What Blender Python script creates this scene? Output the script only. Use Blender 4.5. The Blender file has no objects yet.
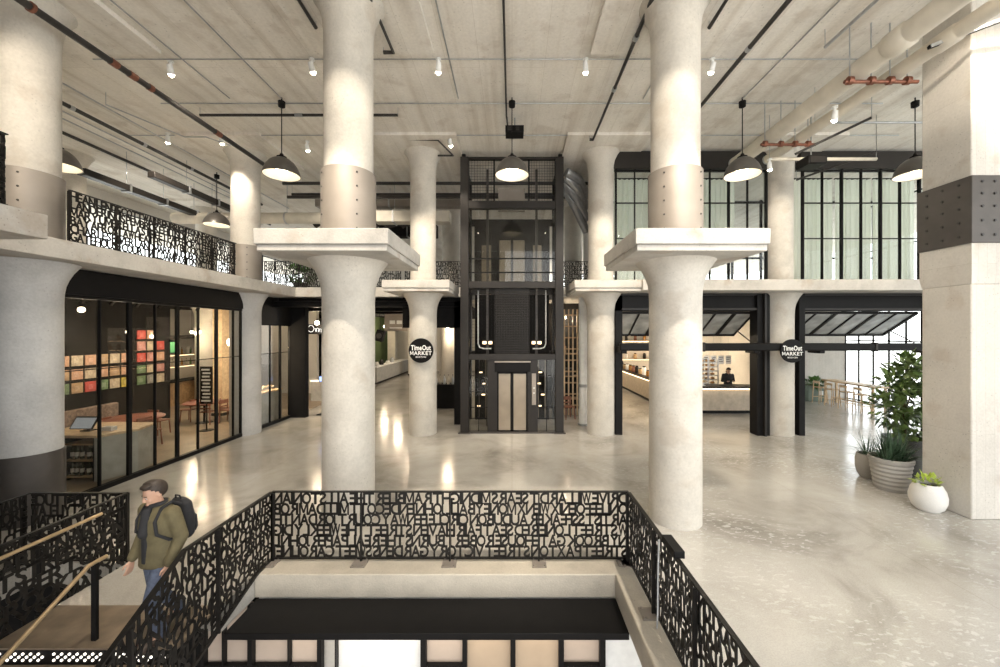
import bpy, math, random
from mathutils import Vector, Matrix
RND = random.Random(11)
SC = bpy.context.scene
C = SC.collection
H, F = 3.3, 390.0
PI = math.pi

def PX(x, y, D):
    return Vector(((x - 512) * D / F, D, H + (332 - y) * D / F))

# ------------------------------------------------------------------ mesh builder
class MB:
    def __init__(s):
        s.v = []; s.f = []
    def add(s, vs, fs):
        n = len(s.v)
        s.v += [tuple(p) for p in vs]
        s.f += [tuple(i + n for i in f) for f in fs]
        return s
    def join(s, o, M=None):
        return s.add([M @ Vector(p) for p in o.v] if M else o.v, o.f)
    def box(s, x0, x1, y0, y1, z0, z1):
        x0, x1 = min(x0, x1), max(x0, x1); y0, y1 = min(y0, y1), max(y0, y1); z0, z1 = min(z0, z1), max(z0, z1)
        v = [(x0,y0,z0),(x1,y0,z0),(x1,y1,z0),(x0,y1,z0),(x0,y0,z1),(x1,y0,z1),(x1,y1,z1),(x0,y1,z1)]
        return s.add(v, [(0,3,2,1),(4,5,6,7),(0,1,5,4),(1,2,6,5),(2,3,7,6),(3,0,4,7)])
    def cbox(s, c, sx, sy, sz, M=None):
        b = MB().box(-sx/2, sx/2, -sy/2, sy/2, -sz/2, sz/2)
        T = Matrix.Translation(Vector(c))
        return s.join(b, T @ M if M else T)
    def bar(s, p0, p1, w, h, up=(0,0,1)):
        p0, p1 = Vector(p0), Vector(p1); d = (p1 - p0).normalized(); up = Vector(up)
        a = d.cross(up)
        if a.length < 1e-4: a = d.cross(Vector((1,0,0)))
        a.normalize(); b = a.cross(d).normalized()
        vs = []
        for p in (p0, p1):
            for i, j in ((-1,-1),(1,-1),(1,1),(-1,1)):
                vs.append(p + a*(i*w/2) + b*(j*h/2))
        return s.add(vs, [(0,1,2,3),(7,6,5,4),(0,4,5,1),(1,5,6,2),(2,6,7,3),(3,7,4,0)])
    def cyl(s, p0, p1, r0, r1=None, n=14, caps=True):
        r1 = r0 if r1 is None else r1
        p0, p1 = Vector(p0), Vector(p1); d = (p1 - p0).normalized()
        a = d.cross(Vector((0,0,1)))
        if a.length < 1e-3: a = Vector((1,0,0))
        a.normalize(); b = d.cross(a)
        vs = []
        for p, r in ((p0, r0), (p1, r1)):
            for i in range(n):
                t = 2*PI*i/n
                vs.append(p + a*(math.cos(t)*r) + b*(math.sin(t)*r))
        fs = [(i, (i+1) % n, n+(i+1) % n, n+i) for i in range(n)]
        if caps:
            fs += [tuple(reversed(range(n))), tuple(range(n, 2*n))]
        return s.add(vs, fs)
    def tube(s, pts, r, n=8, close=False):
        pts = [Vector(p) for p in pts]
        rs = r if isinstance(r, (list, tuple)) else [r]*len(pts)
        vs = []; a = None
        for k, p in enumerate(pts):
            if k == 0: d = pts[1] - p
            elif k == len(pts)-1: d = p - pts[k-1]
            else: d = (pts[k+1]-p).normalized() + (p-pts[k-1]).normalized()
            d.normalize()
            if a is None:
                a = d.cross(Vector((0,0,1)))
                if a.length < 1e-3: a = Vector((1,0,0))
            a = (a - d*a.dot(d)).normalized(); b = d.cross(a)
            for i in range(n):
                t = 2*PI*i/n
                vs.append(p + a*(math.cos(t)*rs[k]) + b*(math.sin(t)*rs[k]))
        fs = []
        for k in range(len(pts)-1):
            for i in range(n):
                fs.append((k*n+i, k*n+(i+1) % n, (k+1)*n+(i+1) % n, (k+1)*n+i))
        m = len(pts)-1
        fs += [tuple(reversed(range(n))), tuple(range(m*n, m*n+n))]
        return s.add(vs, fs)
    def lathe(s, prof, c=(0,0,0), n=32, sx=1, sy=1, caps=True):
        vs = []
        for r, z in prof:
            for i in range(n):
                t = 2*PI*i/n
                vs.append((c[0]+r*sx*math.cos(t), c[1]+r*sy*math.sin(t), c[2]+z))
        fs = []
        for k in range(len(prof)-1):
            for i in range(n):
                fs.append((k*n+i, k*n+(i+1) % n, (k+1)*n+(i+1) % n, (k+1)*n+i))
        if caps:
            m = len(prof)-1
            fs += [tuple(reversed(range(n))), tuple(range(m*n, m*n+n))]
        return s.add(vs, fs)
    def sphere(s, c, r, sx=1, sy=1, sz=1, n=12, m=8):
        prof = [(max(1e-4, r*math.sin(PI*k/m)), -r*sz*math.cos(PI*k/m)) for k in range(m+1)]
        return s.lathe(prof, c, n, sx, sy)
    def cap(s, p0, p1, r0, r1, n=12):
        s.cyl(p0, p1, r0, r1, n); s.sphere(p0, r0, n=n); s.sphere(p1, r1, n=n); return s
    def prism(s, poly, axis, d0, d1):
        n = len(poly)
        def P(a, b, d): return {'x': (d, a, b), 'y': (a, d, b), 'z': (a, b, d)}[axis]
        vs = [P(a, b, d0) for a, b in poly] + [P(a, b, d1) for a, b in poly]
        fs = [(i, (i+1) % n, n+(i+1) % n, n+i) for i in range(n)] + [tuple(reversed(range(n))), tuple(range(n, 2*n))]
        return s.add(vs, fs)
    def loft(s, rings):
        n = len(rings[0]); vs = [p for r in rings for p in r]; fs = []
        for k in range(len(rings)-1):
            for i in range(n):
                fs.append((k*n+i, k*n+(i+1) % n, (k+1)*n+(i+1) % n, (k+1)*n+i))
        m = len(rings)-1
        fs += [tuple(reversed(range(n))), tuple(range(m*n, m*n+n))]
        return s.add(vs, fs)

def make_mesh(name, mb, mat, off=(0,0,0), ang=35):
    me = bpy.data.meshes.new(name)
    o = Vector(off)
    me.from_pydata([tuple(Vector(p) - o) for p in mb.v], [], mb.f)
    me.validate(); me.update()
    import bmesh
    bm = bmesh.new(); bm.from_mesh(me); bmesh.ops.recalc_face_normals(bm, faces=bm.faces); bm.to_mesh(me); bm.free()
    for p in me.polygons: p.use_smooth = True
    try: me.set_sharp_from_angle(angle=math.radians(ang))
    except Exception: pass
    if mat: me.materials.append(mat)
    return me

def settag(o, label=None, cat=None, group=None, kind=None):
    if label: o['label'] = label
    if cat: o['category'] = cat
    if group: o['group'] = group
    if kind: o['kind'] = kind
    return o

def thing(name, label, cat, loc=(0,0,0), rz=0, group=None, kind=None):
    o = bpy.data.objects.new(name, None); C.objects.link(o)
    o.empty_display_size = .1
    o.location = loc; o.rotation_euler = (0,0,rz)
    return settag(o, label, cat, group, kind)

def wloc(o):
    v = Vector(o.location)
    while o.parent:
        o = o.parent; v = v + Vector(o.location)
    return v

def part(name, mb, mat, parent, local=False, bevel=0, label=None, ang=35):
    """a child mesh; local=False: the builder holds world coordinates (parent unrotated)"""
    off = (0,0,0) if local else wloc(parent)
    o = bpy.data.objects.new(name, make_mesh(name, mb, mat, off, ang)); C.objects.link(o)
    o.parent = parent
    if bevel:
        m = o.modifiers.new('bevel', 'BEVEL'); m.width = bevel; m.segments = 2; m.limit_method = 'ANGLE'
    if label: o['label'] = label
    return o

def solo(name, mb, mat, label=None, cat=None, group=None, kind=None, bevel=0, ang=35):
    """a top-level thing that is one mesh; origin at its base"""
    xs = [p[0] for p in mb.v]; ys = [p[1] for p in mb.v]; zs = [p[2] for p in mb.v]
    off = ((min(xs)+max(xs))/2, (min(ys)+max(ys))/2, min(zs))
    o = bpy.data.objects.new(name, make_mesh(name, mb, mat, off, ang)); C.objects.link(o)
    o.location = off
    if bevel:
        m = o.modifiers.new('bevel', 'BEVEL'); m.width = bevel; m.segments = 2; m.limit_method = 'ANGLE'
    return settag(o, label, cat, group, kind)

def struct(name, mb, mat, bevel=0):
    return solo(name, mb, mat, kind='structure', bevel=bevel)

def dup(root, loc=None, rz=None, label=None, group=None):
    r = root.copy(); C.objects.link(r)
    if loc is not None: r.location = loc
    if rz is not None: r.rotation_euler = (0,0,rz)
    if label: r['label'] = label
    if group: r['group'] = group
    for ch in list(root.children):
        c = ch.copy(); C.objects.link(c); c.parent = r
        for g in list(ch.children):
            d = g.copy(); C.objects.link(d); d.parent = c
    return r

def evaluated(mb, mods):
    me = bpy.data.meshes.new('tmp'); me.from_pydata(mb.v, [], mb.f); me.update()
    o = bpy.data.objects.new('tmp', me); C.objects.link(o)
    mods(o)
    dg = bpy.context.evaluated_depsgraph_get()
    m2 = bpy.data.meshes.new_from_object(o.evaluated_get(dg))
    r = MB().add([tuple(v.co) for v in m2.vertices], [tuple(p.vertices) for p in m2.polygons])
    bpy.data.objects.remove(o); bpy.data.meshes.remove(me); bpy.data.meshes.remove(m2)
    return r

def remesh(mb, voxel=.01, it=4, fac=.5):
    def f(o):
        m = o.modifiers.new('r', 'REMESH'); m.mode = 'VOXEL'; m.voxel_size = voxel
        if it:
            m = o.modifiers.new('s', 'SMOOTH'); m.iterations = it; m.factor = fac
    return evaluated(mb, f)

# ------------------------------------------------------------------ lettering
_G = {}
def glyph(ch, off=.018):
    k = (ch, off)
    if ch == 'M' and k not in _G:
        s = .10; b = MB()
        for q in ([(0,0),(s,0),(s,.72),(0,.72)], [(.62-s,0),(.62,0),(.62,.72),(.62-s,.72)], [(s*.3,.72),(s*1.3,.72),(.31+s*.5,.12),(.31-s*.5,.12)], [(.62-s*1.3,.72),(.62-s*.3,.72),(.31+s*.5,.12),(.31-s*.5,.12)]):
            b.prism(q, 'z', -.5, .5)
        _G[k] = (b.v, b.f, 0, .62, 0, .72)
    if k not in _G:
        cu = bpy.data.curves.new('g', 'FONT'); cu.body = ch; cu.size = 1; cu.extrude = .5; cu.offset = off; cu.resolution_u = 3
        o = bpy.data.objects.new('g', cu); C.objects.link(o)
        dg = bpy.context.evaluated_depsgraph_get()
        me = bpy.data.meshes.new_from_object(o.evaluated_get(dg))
        vs = [tuple(v.co) for v in me.vertices]; fs = [tuple(p.vertices) for p in me.polygons]
        bpy.data.objects.remove(o); bpy.data.curves.remove(cu); bpy.data.meshes.remove(me)
        xs = [p[0] for p in vs]; ys = [p[1] for p in vs]
        _G[k] = (vs, fs, min(xs), max(xs), min(ys), max(ys))
    return _G[k]

def row_letters(mb, text, u0, u1, v0, v1, t, mapf, mirror=False, off=.018, gap=-.02, stretch=True):
    """one row of letters filling u0..u1 x v0..v1, each as tall as the row; mapf(u, v, w) -> point"""
    h = v1 - v0
    gl = []; x = 0
    for ch in text:
        if ch == ' ':
            x += .12; continue
        vs, fs, a, b, c, d = glyph(ch, off)
        sc = 1/(d-c); w = (b-a)*sc
        if stretch: w = min(w, .82)
        gl.append((vs, fs, a, b, c, d, x, w)); x += w + gap
    tot = x - gap
    k = (u1-u0)/tot if stretch else h
    if not stretch: u0 = (u0+u1)/2 - tot*h/2
    U1 = u0 + tot*k
    for vs, fs, a, b, c, d, x, w in gl:
        out = []
        for p in vs:
            u = u0 + (x + (p[0]-a)/(b-a)*w)*k
            if mirror: u = u0 + U1 - u
            out.append(mapf(u, v0 + (p[1]-c)/(d-c)*h, p[2]*t))
        mb.add(out, fs)

# ------------------------------------------------------------------ materials
def _m(name):
    m = bpy.data.materials.new(name); m.use_nodes = True
    nt = m.node_tree; b = nt.nodes['Principled BSDF']
    return m, nt, b
def N(nt, t, **k):
    n = nt.nodes.new(t)
    for a, v in k.items():
        if a in n.inputs: n.inputs[a].default_value = v
        else: setattr(n, a, v)
    return n
def c4(c): return (c[0], c[1], c[2], 1)
def ramp(nt, src, stops):
    r = N(nt, 'ShaderNodeValToRGB'); e = r.color_ramp.elements
    while len(e) < len(stops): e.new(.5)
    for i, (p, c) in enumerate(stops):
        e[i].position = p; e[i].color = c4(c)
    nt.links.new(src, r.inputs[0]); return r
def mix(nt, fac, a, b, mode='MIX'):
    m = N(nt, 'ShaderNodeMix', data_type='RGBA', blend_type=mode)
    for i, s in ((0, fac), (6, a), (7, b)):
        if hasattr(s, 'is_linked') or hasattr(s, 'links'): nt.links.new(s, m.inputs[i])
        else: m.inputs[i].default_value = s if i == 0 else c4(s)
    return m.outputs[2]
def bump(nt, b, src, st=.3, d=.01):
    n = N(nt, 'ShaderNodeBump'); n.inputs['Strength'].default_value = st; n.inputs['Distance'].default_value = d
    nt.links.new(src, n.inputs['Height']); nt.links.new(n.outputs[0], b.inputs['Normal'])

def plain(name, col, rough=.5, metal=0, var=.0, scale=8, emit=None, es=0, spec=.5):
    m, nt, b = _m(name)
    b.inputs['Roughness'].default_value = rough; b.inputs['Metallic'].default_value = metal
    b.inputs['Specular IOR Level'].default_value = spec
    g = N(nt, 'ShaderNodeNewGeometry')
    n = N(nt, 'ShaderNodeTexNoise'); n.inputs['Scale'].default_value = scale; n.inputs['Detail'].default_value = 4
    nt.links.new(g.outputs['Position'], n.inputs['Vector'])
    v = var if var else .06
    r = ramp(nt, n.outputs[0], [(.3, [x*(1-v) for x in col]), (.7, [min(1, x*(1+v)) for x in col])])
    nt.links.new(r.outputs[0], b.inputs['Base Color'])
    if emit:
        b.inputs['Emission Color'].default_value = c4(emit); b.inputs['Emission Strength'].default_value = es
    return m

def concrete(name, col, var=.16, pits=.5, rough=.8, scale=1.0, boards=None, stain=.0, bmp=.35):
    m, nt, b = _m(name); L = nt.links
    g = N(nt, 'ShaderNodeNewGeometry'); pos = g.outputs['Position']
    n1 = N(nt, 'ShaderNodeTexNoise'); n1.inputs['Scale'].default_value = .9*scale; n1.inputs['Detail'].default_value = 8; n1.inputs['Roughness'].default_value = .65
    L.new(pos, n1.inputs['Vector'])
    r1 = ramp(nt, n1.outputs[0], [(.28, [x*(1-var) for x in col]), (.5, col), (.74, [min(1, x*(1+var*.7)) for x in col])])
    n2 = N(nt, 'ShaderNodeTexNoise'); n2.inputs['Scale'].default_value = 22*scale; n2.inputs['Detail'].default_value = 3
    L.new(pos, n2.inputs['Vector'])
    r2 = ramp(nt, n2.outputs[0], [(.3, (.88,.88,.88)), (.65, (1.0,1.0,1.0))])
    c = mix(nt, .7, r1.outputs[0], r2.outputs[0], 'MULTIPLY')
    vo = N(nt, 'ShaderNodeTexVoronoi'); vo.inputs['Scale'].default_value = 13*scale
    L.new(pos, vo.inputs['Vector'])
    n3 = N(nt, 'ShaderNodeTexNoise'); n3.inputs['Scale'].default_value = 2.3; L.new(pos, n3.inputs['Vector'])
    rp = ramp(nt, vo.outputs['Distance'], [(.09, (1,1,1)), (.19, (0,0,0))])
    rn = ramp(nt, n3.outputs[0], [(.44, (0,0,0)), (.58, (pits,pits,pits))])
    pf = mix(nt, 1.0, rp.outputs[0], rn.outputs[0], 'MULTIPLY')
    c = mix(nt, pf, c, [x*.45 for x in col])
    if boards:
        mp = N(nt, 'ShaderNodeMapping')
        if boards == 'ceil': mp.inputs['Rotation'].default_value = (0,0,PI/2)
        if boards == 'vert': mp.inputs['Rotation'].default_value = (PI/2,0,PI/2)
        L.new(pos, mp.inputs['Vector'])
        br = N(nt, 'ShaderNodeTexBrick'); br.inputs['Scale'].default_value = 1.0
        br.inputs['Brick Width'].default_value = 5.8 if boards == 'ceil' else 3.0
        br.inputs['Row Height'].default_value = .72 if boards == 'ceil' else .16
        br.inputs['Mortar Size'].default_value = .006 if boards == 'ceil' else .004
        br.inputs['Mortar Smooth'].default_value = .4
        br.inputs['Color1'].default_value = (1,1,1,1); br.inputs['Color2'].default_value = (.95,.945,.94,1); br.inputs['Mortar'].default_value = (.78,.76,.73,1)
        L.new(mp.outputs[0], br.inputs['Vector'])
        c = mix(nt, .8, c, br.outputs['Color'], 'MULTIPLY')
        if boards == 'ceil':
            ms = N(nt, 'ShaderNodeMapping'); ms.inputs['Scale'].default_value = (2.2, .12, 1); L.new(pos, ms.inputs['Vector'])
            ns = N(nt, 'ShaderNodeTexNoise'); ns.inputs['Scale'].default_value = 1.6; ns.inputs['Detail'].default_value = 6; L.new(ms.outputs[0], ns.inputs['Vector'])
            rs = ramp(nt, ns.outputs[0], [(.34, (.80,.77,.73)), (.5, (.96,.955,.94)), (.62, (1,1,1))])
            c = mix(nt, .85, c, rs.outputs[0], 'MULTIPLY')
    if stain:
        n4 = N(nt, 'ShaderNodeTexNoise'); n4.inputs['Scale'].default_value = 1.7; n4.inputs['Detail'].default_value = 10; L.new(pos, n4.inputs['Vector'])
        r4 = ramp(nt, n4.outputs[0], [(.57, (0,0,0)), (.66, (stain,stain,stain))])
        c = mix(nt, r4.outputs[0], c, (.33,.24,.16))
    L.new(c, b.inputs['Base Color'])
    b.inputs['Roughness'].default_value = rough; b.inputs['Specular IOR Level'].default_value = .3
    if bmp: bump(nt, b, mix(nt, .5, n2.outputs[0], n1.outputs[0]), bmp, .02)
    return m

def glass(name, tint=(.93,.95,.95), refl=1.0):
    m = bpy.data.materials.new(name); m.use_nodes = True; nt = m.node_tree; nt.nodes.clear()
    o = N(nt, 'ShaderNodeOutputMaterial'); t = N(nt, 'ShaderNodeBsdfTransparent'); t.inputs[0].default_value = c4(tint)
    g = N(nt, 'ShaderNodeBsdfGlossy'); g.inputs['Roughness'].default_value = .02; g.inputs['Color'].default_value = (refl,refl,refl,1)
    ge = N(nt, 'ShaderNodeNewGeometry'); dt = N(nt, 'ShaderNodeVectorMath', operation='DOT_PRODUCT'); nt.links.new(ge.outputs['Normal'], dt.inputs[0]); nt.links.new(ge.outputs['Incoming'], dt.inputs[1])
    def mth(op, a, b=None):
        q = N(nt, 'ShaderNodeMath', operation=op)
        for i, s_ in enumerate((a, b)):
            if s_ is None: continue
            if isinstance(s_, (int, float)): q.inputs[i].default_value = s_
            else: nt.links.new(s_, q.inputs[i])
        return q.outputs[0]
    f = N(nt, 'ShaderNodeMath', operation='ADD'); f.inputs[1].default_value = .018
    nt.links.new(mth('MULTIPLY', mth('POWER', mth('SUBTRACT', 1.0, mth('ABSOLUTE', dt.outputs['Value'])), 5.0), .9), f.inputs[0])
    x = N(nt, 'ShaderNodeMixShader')
    nt.links.new(f.outputs[0], x.inputs[0]); nt.links.new(t.outputs[0], x.inputs[1]); nt.links.new(g.outputs[0], x.inputs[2]); nt.links.new(x.outputs[0], o.inputs[0])
    return m

def fabric(name, col, tr=.6):
    m = bpy.data.materials.new(name); m.use_nodes = True; nt = m.node_tree; nt.nodes.clear()
    o = N(nt, 'ShaderNodeOutputMaterial'); a = N(nt, 'ShaderNodeBsdfDiffuse'); t = N(nt, 'ShaderNodeBsdfTranslucent')
    a.inputs[0].default_value = c4(col); t.inputs[0].default_value = c4(col)
    x = N(nt, 'ShaderNodeMixShader'); x.inputs[0].default_value = tr
    nt.links.new(a.outputs[0], x.inputs[1]); nt.links.new(t.outputs[0], x.inputs[2]); nt.links.new(x.outputs[0], o.inputs[0])
    return m

def emis(name, col, s):
    m = bpy.data.materials.new(name); m.use_nodes = True; nt = m.node_tree; nt.nodes.clear()
    o = N(nt, 'ShaderNodeOutputMaterial'); e = N(nt, 'ShaderNodeEmission'); e.inputs[0].default_value = c4(col); e.inputs[1].default_value = s
    nt.links.new(e.outputs[0], o.inputs[0]); return m

def floor_mat():
    m, nt, b = _m('polished_concrete'); L = nt.links
    g = N(nt, 'ShaderNodeNewGeometry'); pos = g.outputs['Position']
    n1 = N(nt, 'ShaderNodeTexNoise'); n1.inputs['Scale'].default_value = .55; n1.inputs['Detail'].default_value = 9; n1.inputs['Roughness'].default_value = .62; n1.inputs['Distortion'].default_value = .6
    L.new(pos, n1.inputs['Vector'])
    r1 = ramp(nt, n1.outputs[0], [(.3, (.275,.255,.228)), (.48, (.44,.418,.378)), (.7, (.55,.53,.49))])
    # pale aggregate patches
    n2 = N(nt, 'ShaderNodeTexNoise'); n2.inputs['Scale'].default_value = 12; n2.inputs['Detail'].default_value = 3; n2.inputs['Roughness'].default_value = .5; n2.inputs['Distortion'].default_value = .5
    mp = N(nt, 'ShaderNodeMapping'); mp.inputs['Scale'].default_value = (.75, 1.5, 1); mp.inputs['Rotation'].default_value = (0, 0, .5); L.new(pos, mp.inputs[0]); L.new(mp.outputs[0], n2.inputs['Vector'])
    r2 = ramp(nt, n2.outputs[0], [(.57, (0,0,0)), (.62, (1,1,1))])
    n3 = N(nt, 'ShaderNodeTexNoise'); n3.inputs['Scale'].default_value = .45; n3.inputs['Detail'].default_value = 2; L.new(pos, n3.inputs['Vector'])
    sx = N(nt, 'ShaderNodeSeparateXYZ'); L.new(pos, sx.inputs[0])
    rx = ramp(nt, n3.outputs[0], [(.42, (0,0,0)), (.58, (.75,.75,.75))])
    wx = N(nt, 'ShaderNodeMapRange'); wx.inputs['From Min'].default_value = 1.0; wx.inputs['From Max'].default_value = 4.5; wx.inputs['To Min'].default_value = .15; L.new(sx.outputs['X'], wx.inputs[0])
    pm = mix(nt, 1.0, mix(nt, 1.0, r2.outputs[0], rx.outputs[0], 'MULTIPLY'), wx.outputs[0], 'MULTIPLY')
    c = mix(nt, pm, r1.outputs[0], (.64,.63,.60))
    n5 = N(nt, 'ShaderNodeTexNoise'); n5.inputs['Scale'].default_value = 60; n5.inputs['Detail'].default_value = 2; L.new(pos, n5.inputs['Vector'])
    r5 = ramp(nt, n5.outputs[0], [(.35, (.86,.86,.86)), (.6, (1,1,1))])
    c = mix(nt, .8, c, r5.outputs[0], 'MULTIPLY')
    br = N(nt, 'ShaderNodeTexBrick'); br.inputs['Scale'].default_value = 1; br.inputs['Brick Width'].default_value = 5.8; br.inputs['Row Height'].default_value = 5.8; br.offset = 0
    br.inputs['Mortar Size'].default_value = .006; br.inputs['Color1'].default_value = (1,1,1,1); br.inputs['Color2'].default_value = (1,1,1,1); br.inputs['Mortar'].default_value = (.8,.78,.76,1)
    mo = N(nt, 'ShaderNodeMapping'); mo.inputs['Location'].default_value = (0, 2.0, 0); L.new(pos, mo.inputs[0]); L.new(mo.outputs[0], br.inputs['Vector'])
    c = mix(nt, .8, c, br.outputs['Color'], 'MULTIPLY')
    L.new(c, b.inputs['Base Color'])
    rr = ramp(nt, n1.outputs[0], [(.3, (.25,.25,.25)), (.7, (.10,.10,.10))]); L.new(rr.outputs[0], b.inputs['Roughness'])
    b.inputs['Specular IOR Level'].default_value = 1.0
    bump(nt, b, n2.outputs[0], .03, .01)
    return m

M = {}
M['floor'] = floor_mat()
M['ceil'] = concrete('board_formed_ceiling_concrete', (.83,.795,.735), .14, .5, .85, .8, boards='ceil', stain=.22)
M['col'] = concrete('cast_column_concrete', (.58,.545,.485), .24, .35, .75, 1.1, stain=.22)
M['colcool'] = concrete('cool_lit_column_concrete', (.52,.515,.505), .22, .4, .75, 1.1)  # greyed copy of column concrete: cool light on lower shafts put into colour
M['slab'] = concrete('chipped_slab_concrete', (.52,.495,.455), .26, .7, .8, 1.5, stain=.4)
M['square'] = concrete('board_marked_concrete', (.58,.55,.50), .13, .6, .8, 1.2, boards='vert', stain=.25)
M['ledge'] = concrete('raw_ledge_concrete', (.52,.47,.39), .2, .5, .6, 2.0)
M['wall'] = concrete('pale_plaster_wall', (.62,.59,.54), .08, .1, .8, 1)
M['steel'] = plain('waxed_grey_steel', (.30,.265,.23), .48, .3, .10, 2)
M['dsteel'] = plain('dark_plate_steel', (.075,.066,.060), .42, .3, .12, 4)
M['black'] = plain('black_painted_steel', (.009,.0085,.0085), .45, 0, .1, 6, spec=.12)
M['gmetal'] = plain('graphite_painted_steel', (.022,.019,.017), .42, 0, .12, 5, spec=.3)
M['rail'] = plain('laser_cut_dark_steel', (.014,.0125,.011), .42, 0, .25, 9, spec=.2)
M['blackwall'] = plain('matt_black_wall', (.011,.0105,.0105), .75, 0, .15, 3, spec=.1)
M['glass'] = glass('clear_glass')
M['glassd'] = glass('grey_tinted_glass', (.88,.88,.86))
M['wood'] = plain('oiled_oak', (.42,.27,.14), .5, 0, .25, 7)
M['woodp'] = plain('pale_ash_wood', (.62,.46,.29), .5, 0, .18, 9)
M['brass'] = plain('bronze_handrail', (.52,.38,.22), .35, .6, .1, 9)
M['white'] = plain('white_paint', (.8,.8,.78), .45)
M['pipe'] = plain('pale_pipe_insulation', (.64,.59,.50), .6, 0, .1, 3)
M['galv'] = plain('galvanised_steel', (.42,.43,.44), .35, .7, .15, 9)
M['copper'] = plain('copper_clamp', (.24,.10,.065), .4, .6, .3, 14)
M['bpipe'] = plain('black_iron_pipe', (.045,.042,.04), .45, .4, .2, 8)
M['shade'] = plain('charcoal_spun_metal', (.135,.125,.115), .38, .5, .06)
M['shadein'] = plain('cream_enamel', (.86,.83,.75), .4)
M['bulb'] = emis('warm_lamp', (1,.84,.60), 9)
M['spot'] = emis('spotlight_lens', (1,.88,.70), 40)
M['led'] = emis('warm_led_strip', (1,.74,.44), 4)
M['soil'] = plain('dark_soil', (.05,.035,.02), .9, 0, .4, 30)
# ================================================================== setting
FT = 4.87; SB = 4.53          # mezzanine floor top / slab soffit
fl = MB()
fl.box(-24,24,5.66,40,-.315,0)
fl.box(-24,-6.88,-3,5.66,-.315,0)
fl.box(1.72,24,-3,5.66,-.315,0)
fl.box(-5.5,-3.50,4.71,5.66,-.315,0)
fl.box(-6.88,-5.5,5.57,5.66,-.315,0)
struct('floor', fl, M['floor'])
struct('ceiling', MB().box(-24,24,-3,40,9.2,9.5), M['ceil'])
# concrete ledges round the opening
struct('trim_1', MB().box(-3.50,1.72,5.30,5.66,-.315,.006), M['ledge'], bevel=.015)
struct('trim_2', MB().box(1.40,1.72,-3,5.30,-.315,.006), M['ledge'], bevel=.015)
# walls
lw = MB().box(-17.4,-17,-3,40,0,FT); lw.box(-17.4,-17,-3,40,8.6,9.2)
lw.box(-17.4,-17,-3,11.5,FT,8.6); lw.box(-17.4,-17,32.5,40,FT,8.6)
struct('wall_left', lw, M['wall'])
struct('wall_light_blocker', MB().box(-24,-.5,-3.3,-3.1,0,9.2), M['wall'])  # unseen wall added behind the camera to cut light on left-facing sides
struct('wall_back', MB().box(-17,3.2,33,33.3,0,9.2), M['wall'])
# glazed facades: each bay of mullions and panes is a window
def facade_x(name, X, d0, d1, z0, z1, step, zs, w=.055):
    m = MB(); n = round((d1-d0)/step)
    for i in range(n+1):
        d = d0 + (d1-d0)*i/n; m.box(X-.025, X+.025, d-w/2, d+w/2, z0, z1)
    for z in zs: m.box(X-.02, X+.02, d0, d1, z-w/2, z+w/2)
    o = struct(name, m, M['black'])
    p = MB().box(X-.008, X+.008, d0, d1, z0, z1)
    g = solo(name + '_pane', p, M['glass'], kind='structure')
    return o
facade_x('window_1', 16.5, -3, 19.3, 0.0, 4.3, .74, (.05, 2.9, 4.25))
facade_x('window_2', 16.5, -3, 19.3, FT, 9.1, .74, (FT+.05, 7.0, 9.05))
facade_x('window_3', -17.2, 11.5, 32.5, FT, 8.6, 1.4, (FT+.05, 6.8, 8.55))
struct('wall_right', MB().box(16.3,16.7,-3,33,4.3,FT), M['black'])
# mezzanine slabs
SQ = SB; SB = SB+.012; mz = MB().box(-17,-7.62,5.30,13.74,SB,FT).box(-17,-6.23,-3,5.24,SB,FT)
mz.box(-17,-1.78,13.74,33,SB,FT).box(-1.78,1.78,15.2,33,SB,FT).box(1.78,3.9,13.74,33,SB,FT).box(3.9,16.3,11.6,33,SB,FT)
SB = SQ; struct('floor_mezzanine', mz, M['slab'], bevel=.012)

# ================================================================== columns
LP = [(.437,0),(.437,3.85),(.442,4.0),(.462,4.14),(.50,4.26),(.555,4.38),(.62,4.48),(.66,SB)]
UP = [(.41,FT),(.41,8.35),(.413,8.5),(.425,8.66),(.455,8.83),(.53,9.0),(.62,9.12),(.66,9.2)]
def slab_mb():
    b = MB().box(-1.02,1.02,-1.02,1.02,SB+.10,FT); b.box(-.99,.99,-.99,.99,SB,SB+.10); return b
def rivets(r, zs, angs):
    b = MB()
    for a in angs:
        for z in zs:
            c = Vector((math.cos(a)*r, math.sin(a)*r, z)); b.sphere(c, .018, n=8, m=4)
    return b
COLS = []
def column(X, D, label, jacket=False, base=False, slab=True, col='col'):
    t = thing('concrete_column', label, 'column', (X,D,0), group='round concrete columns', kind='thing')
    part('lower_shaft', MB().lathe(LP, n=48), M['colcool' if col == 'colcool' else 'col'], t, True)
    if slab: part('square_capital_slab', slab_mb(), M['slab'], t, True, bevel=.012)
    part('upper_shaft', MB().lathe(UP, n=48), M['col'], t, True)
    part('ceiling_drop_panel', MB().box(-1.25,1.25,-1.25,1.25,9.10,9.195), M['ceil'], t, True)
    if jacket:
        j = part('steel_jacket', MB().lathe([(.45,FT),(.455,FT+.005),(.455,6.08),(.45,6.085),(.41,6.085)], n=48), M['steel'], t, True)
        rv = rivets(.455, [5.05+.235*i for i in range(5)], [-.9, -2.35])
        part('rivet_row', rv, M['dsteel'], j, True)
    if base:
        part('base_jacket', MB().lathe([(.45,0),(.46,.01),(.46,1.18),(.45,1.19),(.437,1.19)], n=48), M['dsteel'], t, True, label='dark steel wrap round the foot of the column')
    COLS.append(t); return t
column(-2.885,6.9,'thick round column with steel jacket and square slab, between lobby pendant and stair opening', True)
column(2.885,6.9,'thick round column with steel jacket and square slab, its foot beside the guardrail corner box', True)
column(-2.9,12.74,'round column carrying the black round market sign near the lift')
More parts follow.
